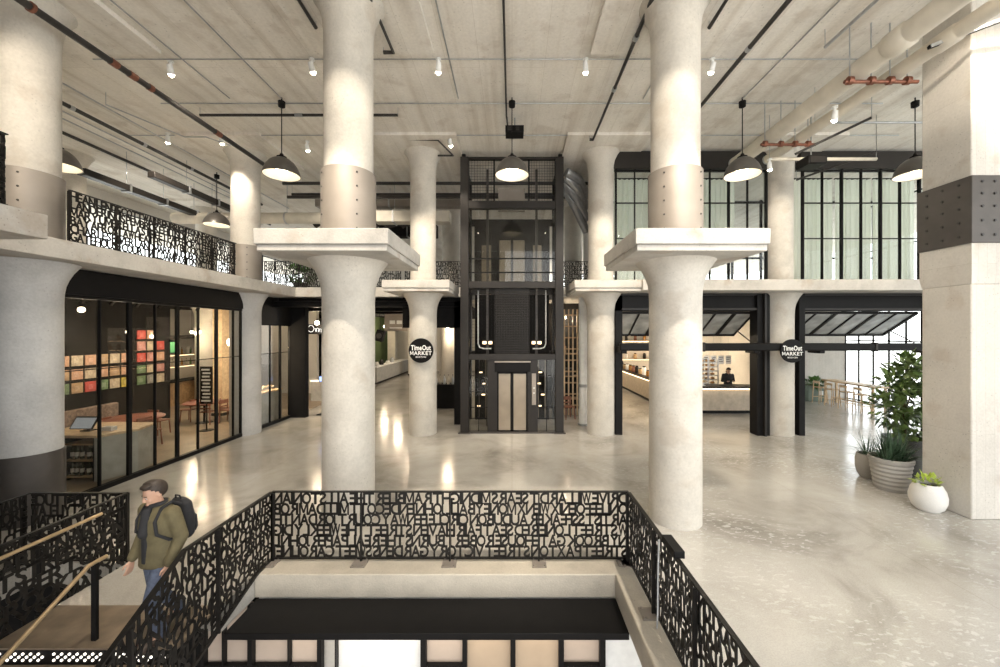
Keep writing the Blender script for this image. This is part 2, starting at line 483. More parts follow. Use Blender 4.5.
column(2.9,12.74,'plain round column between the lift and the market counter opening')
column(-8.7,12.74,'steel jacketed round column at the far end of the cafe glazing', True, col='colcool')
column(8.7,12.74,'round column behind the black beam sign, between the two market openings', slab=True)
column(-8.58,6.9,'round column with dark steel foot at the near end of the cafe glazing', True, True, col='colcool', slab=False)
column(-14.5,12.74,'round column standing on the upper floor behind the cafe side balustrade', slab=False)
column(-14.5,18.5,'far round column on the upper floor beside the hanging dome lamp', slab=False)
column(-2.9,18.5,'grey round column far behind, seen beside the lift frame', slab=False)
column(2.9,18.5,'round column far behind the lift, next to the bundled ducts', slab=False)

# square column
t = thing('square_column', 'massive square concrete column with bolted steel band beside the potted plants', 'column', (8.7,7.45,0), kind='thing')
b = MB().box(8.07,9.3,6.85,7.68,0,4.15)
part('lower_shaft', b, M['square'], t, bevel=.02)
lo = [(8.07,6.85),(9.3,6.85),(9.3,7.68),(8.07,7.68)]; hi = [(8.045,6.825),(9.325,6.825),(9.325,7.70),(8.045,7.70)]
b = MB().loft([[(x,y,4.15) for x,y in lo], [(x,y,4.3) for x,y in hi], [(x,y,4.86) for x,y in hi]])
part('capital_block', b, M['square'], t)
part('upper_shaft', MB().box(8.07,9.3,6.85,7.68,4.86,9.198), M['square'], t, bevel=.02)
sb = part('steel_band', MB().box(8.02,9.35,6.80,7.73,4.86,6.04), M['dsteel'], t, bevel=.01)
bm_ = MB()
for z in (5.0,5.25,5.5,5.72,5.93):
    for x in (8.2,8.42,8.64,8.86,9.08): bm_.cyl((x,6.80,z),(x,6.785,z),.022,n=8)
    for y in (7.0,7.27,7.54): bm_.cyl((8.02,y,z),(8.005,y,z),.022,n=8)
part('bolt_grid', bm_, M['bpipe'], sb)

# ================================================================== balustrades of cut-out words
ROWS = ['DRIVE WILLARD T SEARS MIDNIGHT RAMBLER THE ALLSTONIAN', 'ONLEEFOENIX WENX MONEYBALL JOHN ENDECOTT MILLDAM ROB', 'ARTIST SSFEAKER AUDUBON CIRCLE FENWAY COURT JORDAN TH',
        'W STREET LONE RED SEAT FAIR HAVEN STREET THE WEEKLY DIG', 'NY BROOK GATEHOUSE ROBERT BURNS THE REAL PAPER JOHN L', 'STREET PAXTON STREET VICTORY GARDENS SWEET CAROLINE I']
WORDS = 'WALLERS TED SWEET BACK BAY FENWAY BOSTON STYLE JORDAN LANDMARK SEARS TOWER CHARLES RIVER STONY BROOK GARDENS AUDUBON CIRCLE HAVEN PAXTON VICTORY COURT MILLDAM GATEHOUSE KENMORE'.split()
def mkrows(n, chars, seed):
    r = random.Random(seed); out = []
    for i in range(n):
        s = ''
        while len(s.replace(' ', '')) < chars: s += r.choice(WORDS) + ' '
        out.append(s.strip())
    return out
def letter_screen(rows, L, z0f, z1f, mapf, mirror, t=.012, inset=.015):
    """cut-out word screen: lower and upper edges are functions of u"""
    mb = MB(); n = len(rows)
    for i, s in enumerate(rows):
        v1 = 1 - i/n; v0 = 1 - (i+1)/n
        row_letters(mb, s, inset, L-inset, v0 - .06/n, v1 + .06/n, t, lambda u, v, w: mapf(u, z0f(u) + (z1f(u)-z0f(u))*v, w), mirror, off=.022, gap=-.03)
    return mb
def base_plate(c, rz=0):
    b = MB().box(-.10,.10,-.13,.07,0,.018)
    for x in (-.075,.075):
        for y in (-.10,.04): b.cyl((x,y,.018),(x,y,.034),.014,n=6)
    r = MB().join(b, Matrix.Translation(Vector(c)) @ Matrix.Rotation(rz,4,'Z')); return r
def guard(name, label, p0, p1, rows, z0=.045, z1=1.0, mirror=True, posts=5, plates=True, zb=0.0, plate_rz=0, group=None, cap=.05):
    p0, p1 = Vector(p0), Vector(p1); d = (p1-p0); L = d.length; d.normalize(); nrm = Vector((-d.y, d.x, 0))
    t = thing(name, label, 'guardrail', ((p0.x+p1.x)/2, (p0.y+p1.y)/2, zb), group=group)
    f = lambda u, v, w: (p0.x + d.x*u + nrm.x*w, p0.y + d.y*u + nrm.y*w, zb + v)
    part('letter_screen', letter_screen(rows, L, lambda u: z0+.02, lambda u: z1-.02, f, mirror), M['rail'], t, ang=30)
    fr = MB().bar(f(0,z0,0), f(L,z0,0), .03, .025)
    part('bottom_rail', fr, M['rail'], t)
    part('top_rail', MB().bar(f(0,z1,0), f(L,z1,0), cap, .016), M['rail'], t, bevel=.004)
    for i in range(posts):
        u = .02 + (L-.04)*i/(posts-1)
        p = part('post', MB().bar(f(u,0,.03), f(u,z1-.01,.03), .04, .02, d), M['rail'], t)
        if plates: part('base_plate', base_plate(f(u,0.006,.05), plate_rz), M['steel'], p)
    return t
XL, XR, DF = -3.456, 1.678, 5.62
guard('guardrail', 'long straight dark guardrail of mirrored cut-out words across the floor opening', (XR,DF,0), (XL,DF,0), ROWS, posts=5, mirror=False)
rg = guard('guardrail', 'dark word guardrail running toward the camera with a black box on its rail', (XR,-.6,0), (XR,DF-.03,0), mkrows(6,62,3), posts=7, mirror=False, plate_rz=-PI/2)
bx_ = MB().box(-.055,.055,-.17,.17,0,.075).join(MB())
bx = part('rail_box', MB().join(bx_, Matrix.Translation((XR+.02,4.12,1.0))), M['black'], rg, bevel=.006)
part('box_conduit', MB().tube([(XR-.04,4.35,.98),(XR-.05,4.35,.6),(XR-.06,4.33,.2),(XR-.08,4.30,.03)], .011), M['galv'], bx, label='thin galvanised conduit down the post')
# stair guard with a raking panel
K = .583
def ztop(D): return 1.0 if D >= 4.115 else 1.0 - (4.115-D)*K
def zbot(D):
    if D >= 5.3: return .03
    if D >= 4.2: return .03 - (5.3-D)/1.1*.36
    return -.33 - (4.2-D)*K
t = thing('stair_guardrail', 'dark word guardrail that kinks and slopes down with the stair beside the walking man', 'guardrail', (XL,4.0,0))
D0, D1 = 5.60, 2.2
g = lambda u, v, w: (XL + w, D0 - u, v)
part('letter_screen', letter_screen(mkrows(8,34,8), D0-D1, lambda u: zbot(D0-u)+.03, lambda u: ztop(D0-u)-.02, g, True), M['rail'], t, ang=30)
for nm, fz, w, h in (('top_rail', ztop, .05, .016), ('bottom_rail', zbot, .035, .04)):
    ds = [D0, 5.3, 4.2, 4.115, D1]; b = MB()
    for a, c in zip(ds, ds[1:]):
        if a != c: b.bar((XL,a,fz(a)), (XL,c,fz(c)), w, h)
    part(nm, b, M['rail'], t)
for D in (5.58, 4.55, 3.5, 2.5):
    part('post', MB().bar((XL+.03,D,zbot(D)), (XL+.03,D,ztop(D)-.01), .02, .045), M['rail'], t)
# guards round the second opening
guard('guardrail', 'short dark word guardrail parallel to the lift, before the dark foot of the near column', (-6.88,5.57,0), (-5.5,5.57,0), ['STYLE N LETTUCE','BOSTON STYLE LAW','NEWBURY JORDAN','FENWAY LANDM','SEARS BOYLSTON','KENMORE GARDEN'], posts=2, mirror=True, plates=False)
guard('guardrail', 'dark word guardrail beside the top of the stair carrying a bronze handrail', (-5.5,2.6,0), (-5.5,5.55,0), ['CIRCLE JORDAN NEWS SEAT HALL','FENWAY STONY GARDEN ARTIST','AUDUBON COURT STREET JOHN','HAVEN BURNS ROBERT GATE','NORTH POND BROOK ROOD','TERRA BACK BAY ST MARYS'], z0=-.05, posts=4, mirror=False, plates=False)
guard('guardrail', 'dark word guardrail on the outer side of the stairwell, against the cafe glazing', (-6.88,2.6,0), (-6.88,5.55,0), mkrows(6,30,21), posts=3, mirror=False, plates=False)
# handrails
def handrail(label, pts, posts, brackets=()):
    t = thing('handrail', label, 'handrail', pts[0])
    part('grip_tube', MB().tube(pts, .021, 10), M['brass'], t)
    for a, b in posts: part('post', MB().bar(a, b, .035, .05), M['black'], t)
    for a, b in brackets: part('bracket', MB().tube([a, b], .008, 6), M['black'], t)
    return t
hl = [(-5.42,5.15,.90),(-5.42,4.05,.90),(-5.42,2.4,-.06)]
handrail('bronze handrail fixed to the word guardrail at the stair top', hl, [], [((-5.42,d,.9),(-5.49,d,.84)) for d in (5.0,4.3,3.6)])
hm = [(-4.47,4.30,.83),(-4.47,4.12,.83),(-4.47,2.3,-.23)]
handrail('free-standing bronze handrail on a black post in the middle of the stair', hm, [((-4.47,4.18,0),(-4.47,4.18,.82)), ((-4.47,2.9,-.55),(-4.47,2.9,.11))])

# ================================================================== stair
t = thing('staircase', 'brown stair with perforated lit riser going down in the corner', 'staircase', (-4.48,4.07,-1.2), kind='thing')
M['landing'] = plain('brown_steel_landing', (.20,.155,.11), .45, .2, .22, 5)
part('landing', MB().box(-5.48,-3.50,4.07,4.71,-.02,0.0), M['landing'], t)
dots = emis('riser_light', (1,.93,.82), 2.2)
for i in range(5):
    d = 4.07 - .28*i; z = -.17*i
    r = part('riser', MB().box(-5.48,-3.50,d-.004,d+.01,z-.17,z-.02), M['black'], t)
    ds_ = MB(); n = 24
    for k in range(n):
        for j in range(3):
            x = -5.42 + (k + (.5 if j % 2 else 0))*.081
            if k % 8 < 7 and x < -3.54: ds_.cyl((x,d-.005,z-.055-j*.032),(x,d-.012,z-.055-j*.032),.0135,n=10)
    part('light_holes', ds_, dots, r, label='lit round perforations')
    if i < 4: part('tread', MB().box(-5.48,-3.50,d-.30,d,z-.19,z-.17), M['landing'], t, bevel=.004)
part('stringer', MB().prism([(4.71,-.02),(4.71,-.5),(2.9,-1.5),(2.9,-1.0),(4.07,-.1)], 'x', -5.48,-5.45), M['black'], t)

# ================================================================== lower storey front under the opening
struct('wall_lower', MB().box(-3.45,1.5,5.32,5.5,-4.6,-.315), M['wall'])
struct('floor_lower', MB().box(-24,24,-6,8,-4.8,-4.6), M['landing'])
struct('wall_lower_side', MB().box(-24,-3.5,5.7,5.9,-4.6,-.315).box(-9.2,-9,-6,5.7,-4.6,-.315).box(1.5,8,5.4,5.6,-4.6,-.315), M['blackwall'])
can = solo('lower_canopy', MB().box(-3.46,1.41,4.68,5.3,-.40,-.318), M['black'], 'flat black steel canopy just below the floor opening edge', 'canopy', bevel=.006)
lf = thing('lower_shopfront', 'black framed lower storey shopfront with cream blinds under the canopy', 'shopfront', (-1,5.2,-4.6), kind='thing')
def pxX(x, D): return (x-512)*D/F
Dw = 5.2; fr = MB()
xs = [(205,2.5),(225,1.2),(252,4.5),(290,1.2),(321,4.5),(337,1.2),(424,5.5),(465,4.5),(513,5),(561,5),(602,5.5),(660,3)]
for x, w in xs: fr.box(pxX(x,Dw)-w*.0067, pxX(x,Dw)+w*.0067, Dw-.05, Dw+.03, -4.6,-.32)
for (a, b) in ((205,321),(424,465),(561,602)): fr.box(pxX(a,Dw), pxX(b,Dw), Dw-.04, Dw+.02, H-332*Dw/F-.012, H-332*Dw/F+.012)
part('frame', fr, M['black'], lf)
M['blind'] = plain('cream_blind', (.47,.38,.31), .8, 0, .06, 3)
M['blind2'] = plain('tan_blind', (.43,.33,.235), .8, 0, .06, 3)
for i, (a, b, mm) in enumerate(((205,252,'blind'),(252,290,'blind'),(290,321,'blind'),(424,465,'blind'),(465,513,'blind2'),(513,561,'blind2'),(561,602,'blind'))):
    part('blind', MB().box(pxX(a,Dw)+.01, pxX(b,Dw)-.01, Dw+.04, Dw+.05, -4.4,-.33), M[mm], lf)
part('white_panel', MB().box(pxX(337,Dw), pxX(424,Dw), Dw+.06, Dw+.08, -4.5,-.33), M['white'], lf, label='white lit wall between the blinds')
part('white_panel', MB().box(pxX(602,Dw), pxX(660,Dw), Dw+.06, Dw+.08, -4.5,-.33), M['white'], lf, label='white wall at the shopfront end')
# ================================================================== lift
def lift():
    t = thing('glass_lift', 'tall black steel and glass lift tower in the middle of the lobby', 'lift', (0,12.66,0))
    D = 12.66; W = 1.68; PW = .27
    for s in (-1, 1):
        p = part('corner_post', MB().box(s*W, s*(W-PW), D, D+.27, 0, 9.0), M['gmetal'], t, bevel=.01)
        part('foot_plate', MB().box(s*(W+.06), s*(W-PW-.06), D-.06, D+.33, 0, .03), M['dsteel'], p)
        part('corner_post', MB().box(s*W, s*(W-.15), D+2.1, D+2.25, 0, 9.0), M['gmetal'], t)
        part('post_knob', MB().cyl((s*(W-.1),D+.1,9.0),(s*(W-.1),D+.1,9.1),.07), M['black'], p)
    for z0, z1 in ((7.32,7.57),(4.73,4.95),(2.39,2.58),(8.93,9.0)):
        part('cross_beam', MB().box(-W+PW, W-PW, D+.02, D+.2, z0, z1), M['gmetal'], t, bevel=.008)
        b = MB()
        for s in (-1,1): b.box(s*(W-.02), s*(W-.14), D+.27, D+2.1, z0, z1)
        b.box(-W+.15, W-.15, D+2.12, D+2.22, z0, z1)
        part('side_beam', b, M['gmetal'], t)
    def X(x): return (x-512)*D/F
    def Z(y): return H+(332-y)*D/F
    def mesh(x0, x1, z0, z1, st, w=.007):
        b = MB(); n = max(1, round((x1-x0)/st)); k = max(1, round((z1-z0)/st))
        for i in range(n+1): b.box(x0+(x1-x0)*i/n-w/2, x0+(x1-x0)*i/n+w/2, D+.10, D+.10+w, z0, z1)
        for i in range(k+1): b.box(x0, x1, D+.105, D+.105+w, z0+(z1-z0)*i/k-w/2, z0+(z1-z0)*i/k+w/2)
        return b
    xa = W-PW
    # top cage
    part('wire_mesh', mesh(-xa, X(494), 7.57, 8.93, .09), M['black'], t)
    part('wire_mesh', mesh(X(529), xa, 7.57, 8.93, .09), M['black'], t)
    for x in (494, 529): part('mullion', MB().box(X(x)-.025, X(x)+.025, D+.07, D+.14, 7.57, 8.93), M['black'], t)
    part('top_infill_panel', MB().box(X(497), X(526), D+1.2, D+1.24, 7.57, 8.4), M['steel'], t)
    # upper landing glass and doors
    part('glass_pane', MB().box(-xa, xa, D+.10, D+.112, 4.95, 7.32), M['glassd'], t)
    for z in (Z(258), Z(272)): part('glazing_bar', MB().box(-xa, xa, D+.085, D+.125, z-.02, z+.02), M['black'], t)
    ud = part('upper_landing_door', MB().box(X(494), X(530), D+1.95, D+2.05, Z(226), Z(208.5)).box(X(494),X(497.5),D+1.95,D+2.05,4.95,Z(226)).box(X(526.5),X(530),D+1.95,D+2.05,4.95,Z(226)).box(X(510.5),X(513.5),D+1.95,D+2.05,4.95,Z(226)), M['gmetal'], t)
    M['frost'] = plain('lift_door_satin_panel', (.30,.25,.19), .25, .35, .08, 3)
    part('door_leaf', MB().box(X(497.5), X(510.5), D+1.98, D+2.0, 4.95, Z(226)), M['frost'], ud)
    part('door_leaf', MB().box(X(513.5), X(526.5), D+1.98, D+2.0, 4.95, Z(226)), M['frost'], ud)
    for s in (-1,1): part('guide_rail', MB().box(s*.82, s*.90, D+1.0, D+1.1, 0.0, 9.0), M['dsteel'], t)
    # middle mesh
    part('wire_mesh', mesh(X(494.6), X(529.4), 2.58, 4.73, .055, .016), M['gmetal'], t, label='dense grey mesh infill')
    part('wire_mesh', mesh(-xa, X(494.6), 2.58, 4.73, .11, .006), M['black'], t)
    part('wire_mesh', mesh(X(529.4), xa, 2.58, 4.73, .11, .006), M['black'], t)
    for s in (-1,1):
        part('cable_loop', MB().tube([(s*1.14,D+.5,4.7),(s*1.14,D+.5,2.9),(s*1.09,D+.5,2.78),(s*.95,D+.5,2.74),(s*.7,D+.5,2.74)], .022), M['white'], t)
    # door frame at the lobby floor
    part('door_header', MB().box(X(494.6), X(530.6), D+.02, D+.2, Z(372), 2.39), M['black'], t)
    for a, b in ((487.4,497),(527.7,537.8)): part('door_jamb', MB().box(X(a), X(b), D+.04, D+.2, 0, 2.39), M['gmetal'], t)
    part('header_trim', MB().box(X(494.6), X(530.6), D-.02, D+.03, Z(362.5), Z(361)), M['steel'], t)
    for i, (a, b) in enumerate(((497,512),(512,527.7))):
        d = part('lift_door', MB().box(X(a),X(a)+.05,D+.08,D+.13,.02,Z(372)).box(X(b)-.05,X(b),D+.08,D+.13,.02,Z(372)).box(X(a),X(b),D+.08,D+.13,.02,.09).box(X(a),X(b),D+.08,D+.13,Z(374),Z(372)), M['black'], t)
        part('door_panel', MB().box(X(a)+.05, X(b)-.05, D+.10, D+.11, .09, Z(374)), M['frost'], d, label='satin champagne door panel')
    cp = part('call_panel', MB().box(X(531.8), X(536), D-.0, D+.05, Z(405), Z(373.6)), M['steel'], t, bevel=.006)
    part('call_button', MB().cyl((X(534),D,Z(388)),(X(534),D-.012,Z(388)),.022).cyl((X(534),D,Z(393)),(X(534),D-.012,Z(393)),.022), M['white'], cp)
    for a, b in ((469.4,487.4),(537.8,555.8)):
        p = part('side_glass', MB().box(X(a), X(b), D+.10, D+.112, .05, 2.39), M['glassd'], t)
        q = MB()
        for y in (376,392,408,419): q.box(X(a), X(b), D+.09, D+.12, Z(y)-.01, Z(y)+.01)
        q.box((X(a)+X(b))/2-.012, (X(a)+X(b))/2+.012, D+.09, D+.12, .05, 2.39)
        part('side_glass_bars', q, M['black'], p)
    part('threshold', MB().box(-xa, xa, D+.0, D+.24, 0, .05), M['dsteel'], t)
    # shaft rear wall pieces and cab on the lobby floor
    part('rear_panel', MB().box(-1.4,1.4,D+2.06,D+2.1,0,4.7), M['blackwall'], t)
    part('landing_wall', MB().box(-xa,X(494),D+1.96,D+2.04,4.95,7.3).box(X(530),xa,D+1.96,D+2.04,4.95,7.3), M['gmetal'], t)
    for a, b in ((477,488),(536,546)): part('landing_side_window', MB().box(X(a),X(b),D+1.93,D+1.955,5.1,Z(232)), M['frost'], t)
    for s in (-1,1): part('shaft_glow', MB().box(s*.75,s*1.1,D+2.0,D+2.05,2.84,2.95), M['led'], t, label='small added warm glow at the foot of the shaft mesh')  # glowing blocks added in place of the bright view through the shaft
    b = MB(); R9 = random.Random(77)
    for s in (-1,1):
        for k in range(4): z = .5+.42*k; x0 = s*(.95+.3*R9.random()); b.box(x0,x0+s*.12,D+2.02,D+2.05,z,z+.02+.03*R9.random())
    part('light_glimpse', b, M['led'], t)  # small glowing dashes standing in for light glimpsed through the side glass
    for s in (-1,1): part('pale_glimpse', MB().box(s*1.22,s*1.25,D+1.9,D+1.93,.1,2.3).box(s*.98,s*1.0,D+1.9,D+1.93,.1,2.3), M['frost'], t)  # pale strips imitate upright slivers of light behind the side glass
    cab = part('lift_cab', MB().box(-.75,.75,D+.3,D+1.8,.05,.12).box(-.75,.75,D+.3,D+1.8,2.3,2.36).box(-.75,.75,D+1.76,D+1.8,.12,2.3), M['gmetal'], t)
    for s in (-1,1): part('cab_window', MB().box(s*.75,s*.74,D+.3,D+1.76,.12,2.3), M['glassd'], cab)
lift()

# ================================================================== pendants
DOME = [(.03,.45),(.12,.435),(.21,.39),(.29,.32),(.355,.23),(.40,.13),(.425,.035),(.43,0)]
def pendant():
    t = thing('pendant_lamp', 'x', 'lamp', (0,0,0), group='charcoal dome pendants')
    part('shade', MB().lathe(DOME + [(.42,0.0)] + [(r-.012, z-.012 if z > .1 else z) for r, z in reversed(DOME[:-1])], n=40, caps=False), M['shade'], t, True)
    part('inner_reflector', MB().lathe([(r-.016, max(.006, z-.02)) for r, z in reversed(DOME)], n=40, caps=False), M['shadein'], t, True, label='cream inside of the shade')
    cap = part('shade_cap', MB().lathe([(.04,.44),(.115,.445),(.115,.47),(.06,.48),(.04,.54),(.02,.56)], n=24), M['black'], t, True)
    part('rod', MB().cyl((0,0,.52),(0,0,1.86),.012), M['black'], t, True)
    part('ceiling_canopy', MB().lathe([(.02,1.70),(.08,1.73),(.085,1.86),(.015,1.87),(.015,1.96)], n=20), M['black'], t, True)
    part('bulb', MB().lathe([(.001,.13),(.12,.14),(.18,.18),(.19,.22),(.14,.26),(.04,.30)], n=24), M['bulb'], t, True)
    return t
P0 = pendant(); PL = []
for i, (x, y, z, lab) in enumerate((
    (0,9.82,7.24,'charcoal dome pendant hanging in front of the lift tower'),
    (-5.8,9.82,7.24,'charcoal dome pendant between the cafe balustrade and the thick jacketed column'),
    (5.8,9.82,7.24,'charcoal dome pendant under the pale pipes, in front of curtained glazing'),
    (10.15,9.82,7.24,'charcoal dome pendant half hidden behind the square concrete column'),
    (-10.85,9.3,7.24,'charcoal dome pendant peeping out beside the near jacketed column, over the upper floor'),
    (-10.9,14.4,7.24,'small distant dome pendant over the upper floor, next to a round column'))):
    if i == 0: o = P0; o.location = (x,y,z); o['label'] = lab
    else: o = dup(P0, (x,y,z), label=lab)
    PL.append((x,y,z))

# ================================================================== round signs
def mtext(txt, size, mat, parent, name, loc, bold=.02, k=1.0, d=.006):
    mb = MB(); sc = size/.72; x = 0; gl = []
    for ch in txt:
        if ch == ' ': x += .22; continue
        vs, fs, a, b, c_, d_ = glyph(ch, bold); gl.append((vs, fs, x - a)); x += (b-a) + .07
    x -= .07
    for vs, fs, dx in gl: mb.add([(loc[0]+(p[0]+dx-x/2)*sc*k, loc[1]-d*(p[2]+.5), loc[2]+p[1]*sc) for p in vs], fs)
    return part(name, mb, mat, parent)
def round_sign(loc, label, r=.385, arm=True):
    t = thing('round_sign', label, 'sign', loc)
    part('disc', MB().cyl((loc[0],loc[1],loc[2]),(loc[0],loc[1]+.05,loc[2]),r,n=48), M['black'], t, bevel=.006)
    z = loc[2]
    wh = M['signwhite']
    mtext('TimeOut', .16*r/.39, wh, t, 'upper_word', (loc[0],loc[1]-.001,z+.015), .025, .72)
    mtext('MARKET', .118*r/.39, wh, t, 'middle_word', (loc[0],loc[1]-.001,z-.135), .02, 1.05)
    mtext('BOSTON', .05*r/.39, wh, t, 'small_word', (loc[0],loc[1]-.001,z-.225), .0, 1.2)
    if arm: part('bracket', MB().cyl((loc[0],loc[1]+.05,z),(loc[0],loc[1]+.16,z),.05), M['black'], t)
    return t
M['signwhite'] = plain('sign_white', (.85,.85,.83), .5)
round_sign((-2.84,12.16,2.72), 'round black market sign with white lettering on the column near the lift')

# beam with second sign
t = thing('sign_beam', 'long black tubular beam crossing in front of the market openings', 'beam', (7.4,12.0,2.8), kind='thing')
zb = H-15*12.0/F
part('tube', MB().bar((3.32,12.05,zb),(13.2,12.05,zb),.14,.24), M['black'], t, bevel=.04)
for x in (3.45,7.55,9.55,12.9):
    part('bracket', MB().box(x-.09,x+.09,12.0,12.5,zb-.2,zb+.02), M['black'], t, bevel=.02)
for x in (5.9, 11.2): part('clamp_ring', MB().box(x-.03,x+.03,11.96,12.14,zb-.14,zb+.14), M['gmetal'], t)
round_sign((8.58,11.93,2.72), 'round black market sign fixed to the long beam over the round column', r=.36, arm=False)
# ================================================================== upper floor balustrades
guard('balustrade', 'word balustrade on the upper floor above the cafe glazing, between two round columns', (-7.86,6.92,FT), (-7.86,11.1,FT), ['HEAN LENDECOTT WARREN BRIGHTON NEWS STREET TER','LANDERINGS PEMBROKE HILLSIDE GARDENS FENWAY BO','MARY UMBRELLA STREET PAPER CIRCLE FENS JORDANS','BAY AFROS LAW HEATH STONY BROOK WHARF KENMORE','CHARLES RIVER LANDMARK AUDUBON SEARS TOWER ST','GATEHOUSE COURT MILLDAM PAXTON VICTORY HAVEN R'], z1=.95, mirror=False, posts=6, plates=False, zb=FT)
guard('balustrade', 'word balustrade on the projecting upper floor corner beside the near jacketed column', (-6.45,1.2,FT), (-6.45,4.98,FT), mkrows(6,44,31), z1=.95, mirror=False, posts=4, plates=False, zb=FT)
guard('balustrade', 'word balustrade on the upper floor seen under the near column slab, green plants behind it', (-8.85,13.9,FT), (-3.95,13.9,FT), mkrows(6,60,41), z1=.95, mirror=False, posts=5, plates=False, zb=FT)
guard('balustrade', 'short word balustrade on the upper floor tight against the lift frame, market sign column side', (-3.85,13.95,FT), (-1.8,13.95,FT), mkrows(6,24,51), z1=.95, mirror=False, posts=3, plates=False, zb=FT)
guard('balustrade', 'short word balustrade on the upper floor tight against the lift frame, counter side', (1.8,13.95,FT), (3.85,13.95,FT), mkrows(6,24,61), z1=.95, mirror=False, posts=3, plates=False, zb=FT)

# ================================================================== ceiling services
def pipe(name, label, pts, r, mat, cat='pipe', group=None, fittings=(), fmat=None):
    t = thing(name, label, cat, pts[0], group=group)
    part('pipe_run', MB().tube(pts, r, 12), M[mat], t)
    for p in (pts[0], pts[-1]):
        if p[2] < 9.1: part('hanger_rod', MB().cyl((p[0],p[1],p[2]),(p[0],p[1],9.2),.007,n=6), M['galv'], t)
    for p, q, rr in fittings: part('coupling', MB().cyl(p, q, rr, n=14), M[fmat or 'galv'], t)
    return t
ZC = 8.98
pipe('ceiling_pipe', 'thick black iron pipe with copper couplings running along the ceiling over the cafe side', [(-7.85,2.0,8.6),(-7.85,13.0,8.6)], .062, 'bpipe',
     fittings=[((-7.85,7.62,8.6),(-7.85,7.76,8.6),.072),((-7.85,7.99,8.6),(-7.85,8.14,8.6),.072),((-7.85,8.42,8.6),(-7.85,8.51,8.6),.075),((-7.85,10.31,8.6),(-7.85,10.50,8.6),.072),((-7.85,6.34,8.6),(-7.85,6.39,8.6),.085)], fmat='copper')
pipe('ceiling_pipe', 'black pipe running along the ceiling deeper over the upper floor', [(-10.9,5.0,8.85),(-10.9,17.0,8.85)], .05, 'bpipe', fittings=[((-10.9,d,8.85),(-10.9,d+.1,8.85),.06) for d in (7.5,9.6,11.5,13.2)])
pipe('ceiling_pipe', 'outermost black pipe along the ceiling above the upper floor', [(-12.4,5.0,8.8),(-12.4,20.0,8.8)], .045, 'bpipe')
pipe('ceiling_pipe', 'short black cross pipe on the ceiling behind the jacketed column on the cafe side', [(-8.2,10.25,9.0),(-3.0,10.25,9.0)], .035, 'bpipe', fittings=[((-5.7,10.25,9.0),(-5.5,10.25,9.0),.045)])
pipe('ceiling_pipe', 'black ceiling pipe passing the lift side of the counter side jacketed column', [(2.4,5.0,9.0),(2.4,11.55,9.0),(2.3,11.55,9.0)], .042, 'bpipe', fittings=[((2.4,9.1,9.0),(2.4,9.2,9.0),.055),((2.4,7.5,9.0),(2.4,7.6,9.0),.055)])
pipe('ceiling_pipe', 'straight black ceiling pipe between the counter side jacketed column and the pale pipes', [(4.76,4.0,9.0),(4.76,11.2,9.0)], .045, 'bpipe', fittings=[((4.76,7.8,9.0),(4.76,7.9,9.0),.055)])
pipe('sprinkler_loop', 'black pipe loop round the top of the cafe side jacketed column', [(-3.66,7.28,8.98),(-3.66,6.6,9.0),(-2.42,6.6,9.0),(-2.42,7.95,9.0),(-2.62,7.95,9.0)], .036, 'bpipe')
pipe('sprinkler_loop', 'black pipe loop round the top of the counter side jacketed column', [(2.42,6.6,9.0),(3.68,6.6,9.0),(3.68,7.28,8.98)], .036, 'bpipe')
pipe('sprinkler_loop', 'small black pipe loop round the top of the market sign column', [(-2.4,12.6,9.0),(-1.9,12.6,9.0),(-2.2,11.6,9.0),(-3.1,11.6,9.0),(-3.6,11.6,9.0),(-3.3,12.6,9.0)], .03, 'bpipe')
for X, lab in ((-5.8,'thin conduit on the ceiling feeding the pendant on the cafe side'), (-7.1,'thin conduit on the ceiling beside the thick black pipe'), (5.8,'thin conduit on the ceiling feeding the pendant by the pale pipes'), (-1.35,'faint conduit on the ceiling beside the middle of the lobby'), (3.3,'faint conduit on the ceiling beside the counter side column')):
    pipe('conduit', lab, [(X,3.5,9.17),(X,9.8,9.17)], .014 , 'galv', 'conduit')
pipe('conduit', 'cross conduit on the ceiling in line with the three pendants', [(-9.0,10.0,9.16),(9.5,10.0,9.16)], .016, 'galv', 'conduit')
pipe('conduit', 'cross conduit on the ceiling through the row of spotlights before the pendants', [(-9.0,8.38,9.16),(8.0,8.38,9.16)], .013, 'galv', 'conduit')
pipe('conduit', 'cross conduit on the ceiling just before the lift tower', [(-11.5,11.6,9.15),(11.5,11.6,9.15)], .016, 'galv', 'conduit')
pipe('conduit', 'flexible conduit dropping along the ceiling to the small black box before the lift', [(-.15,3.5,9.14),(-.15,10.55,9.14),(-.12,10.7,8.95)], .022, 'bpipe', 'conduit')
for X in (-11.6,-12.0,-10.3): pipe('conduit', {-11.6:'silver conduit over the upper floor next to the black pipe',-12.0:'silver conduit over the upper floor, the outer one of a pair',-10.3:'silver conduit over the upper floor along the cafe edge'}[X], [(X,5,9.0),(X,18,9.0)], .02, 'galv', 'conduit')
pipe('conduit', 'silver zigzag conduit under the ceiling above the upper floor', [(-10.0,9.6,8.9),(-9.4,11.2,8.9),(-8.8,11.2,8.9),(-8.45,11.7,8.9)], .018, 'galv', 'conduit')
t = thing('ceiling_box', 'small black box on the ceiling above the middle pendant', 'box', (.07,10.75,8.75))
part('housing', MB().box(-.18,.32,10.55,10.95,8.72,8.9), M['black'], t, bevel=.01)
part('terminal', MB().box(-.12,-.02,10.53,10.56,8.76,8.86).box(.1,.2,10.53,10.56,8.76,8.86), M['gmetal'], t)
part('hanger', MB().cyl((.07,10.75,8.9),(.07,10.75,9.2),.02), M['galv'], t)
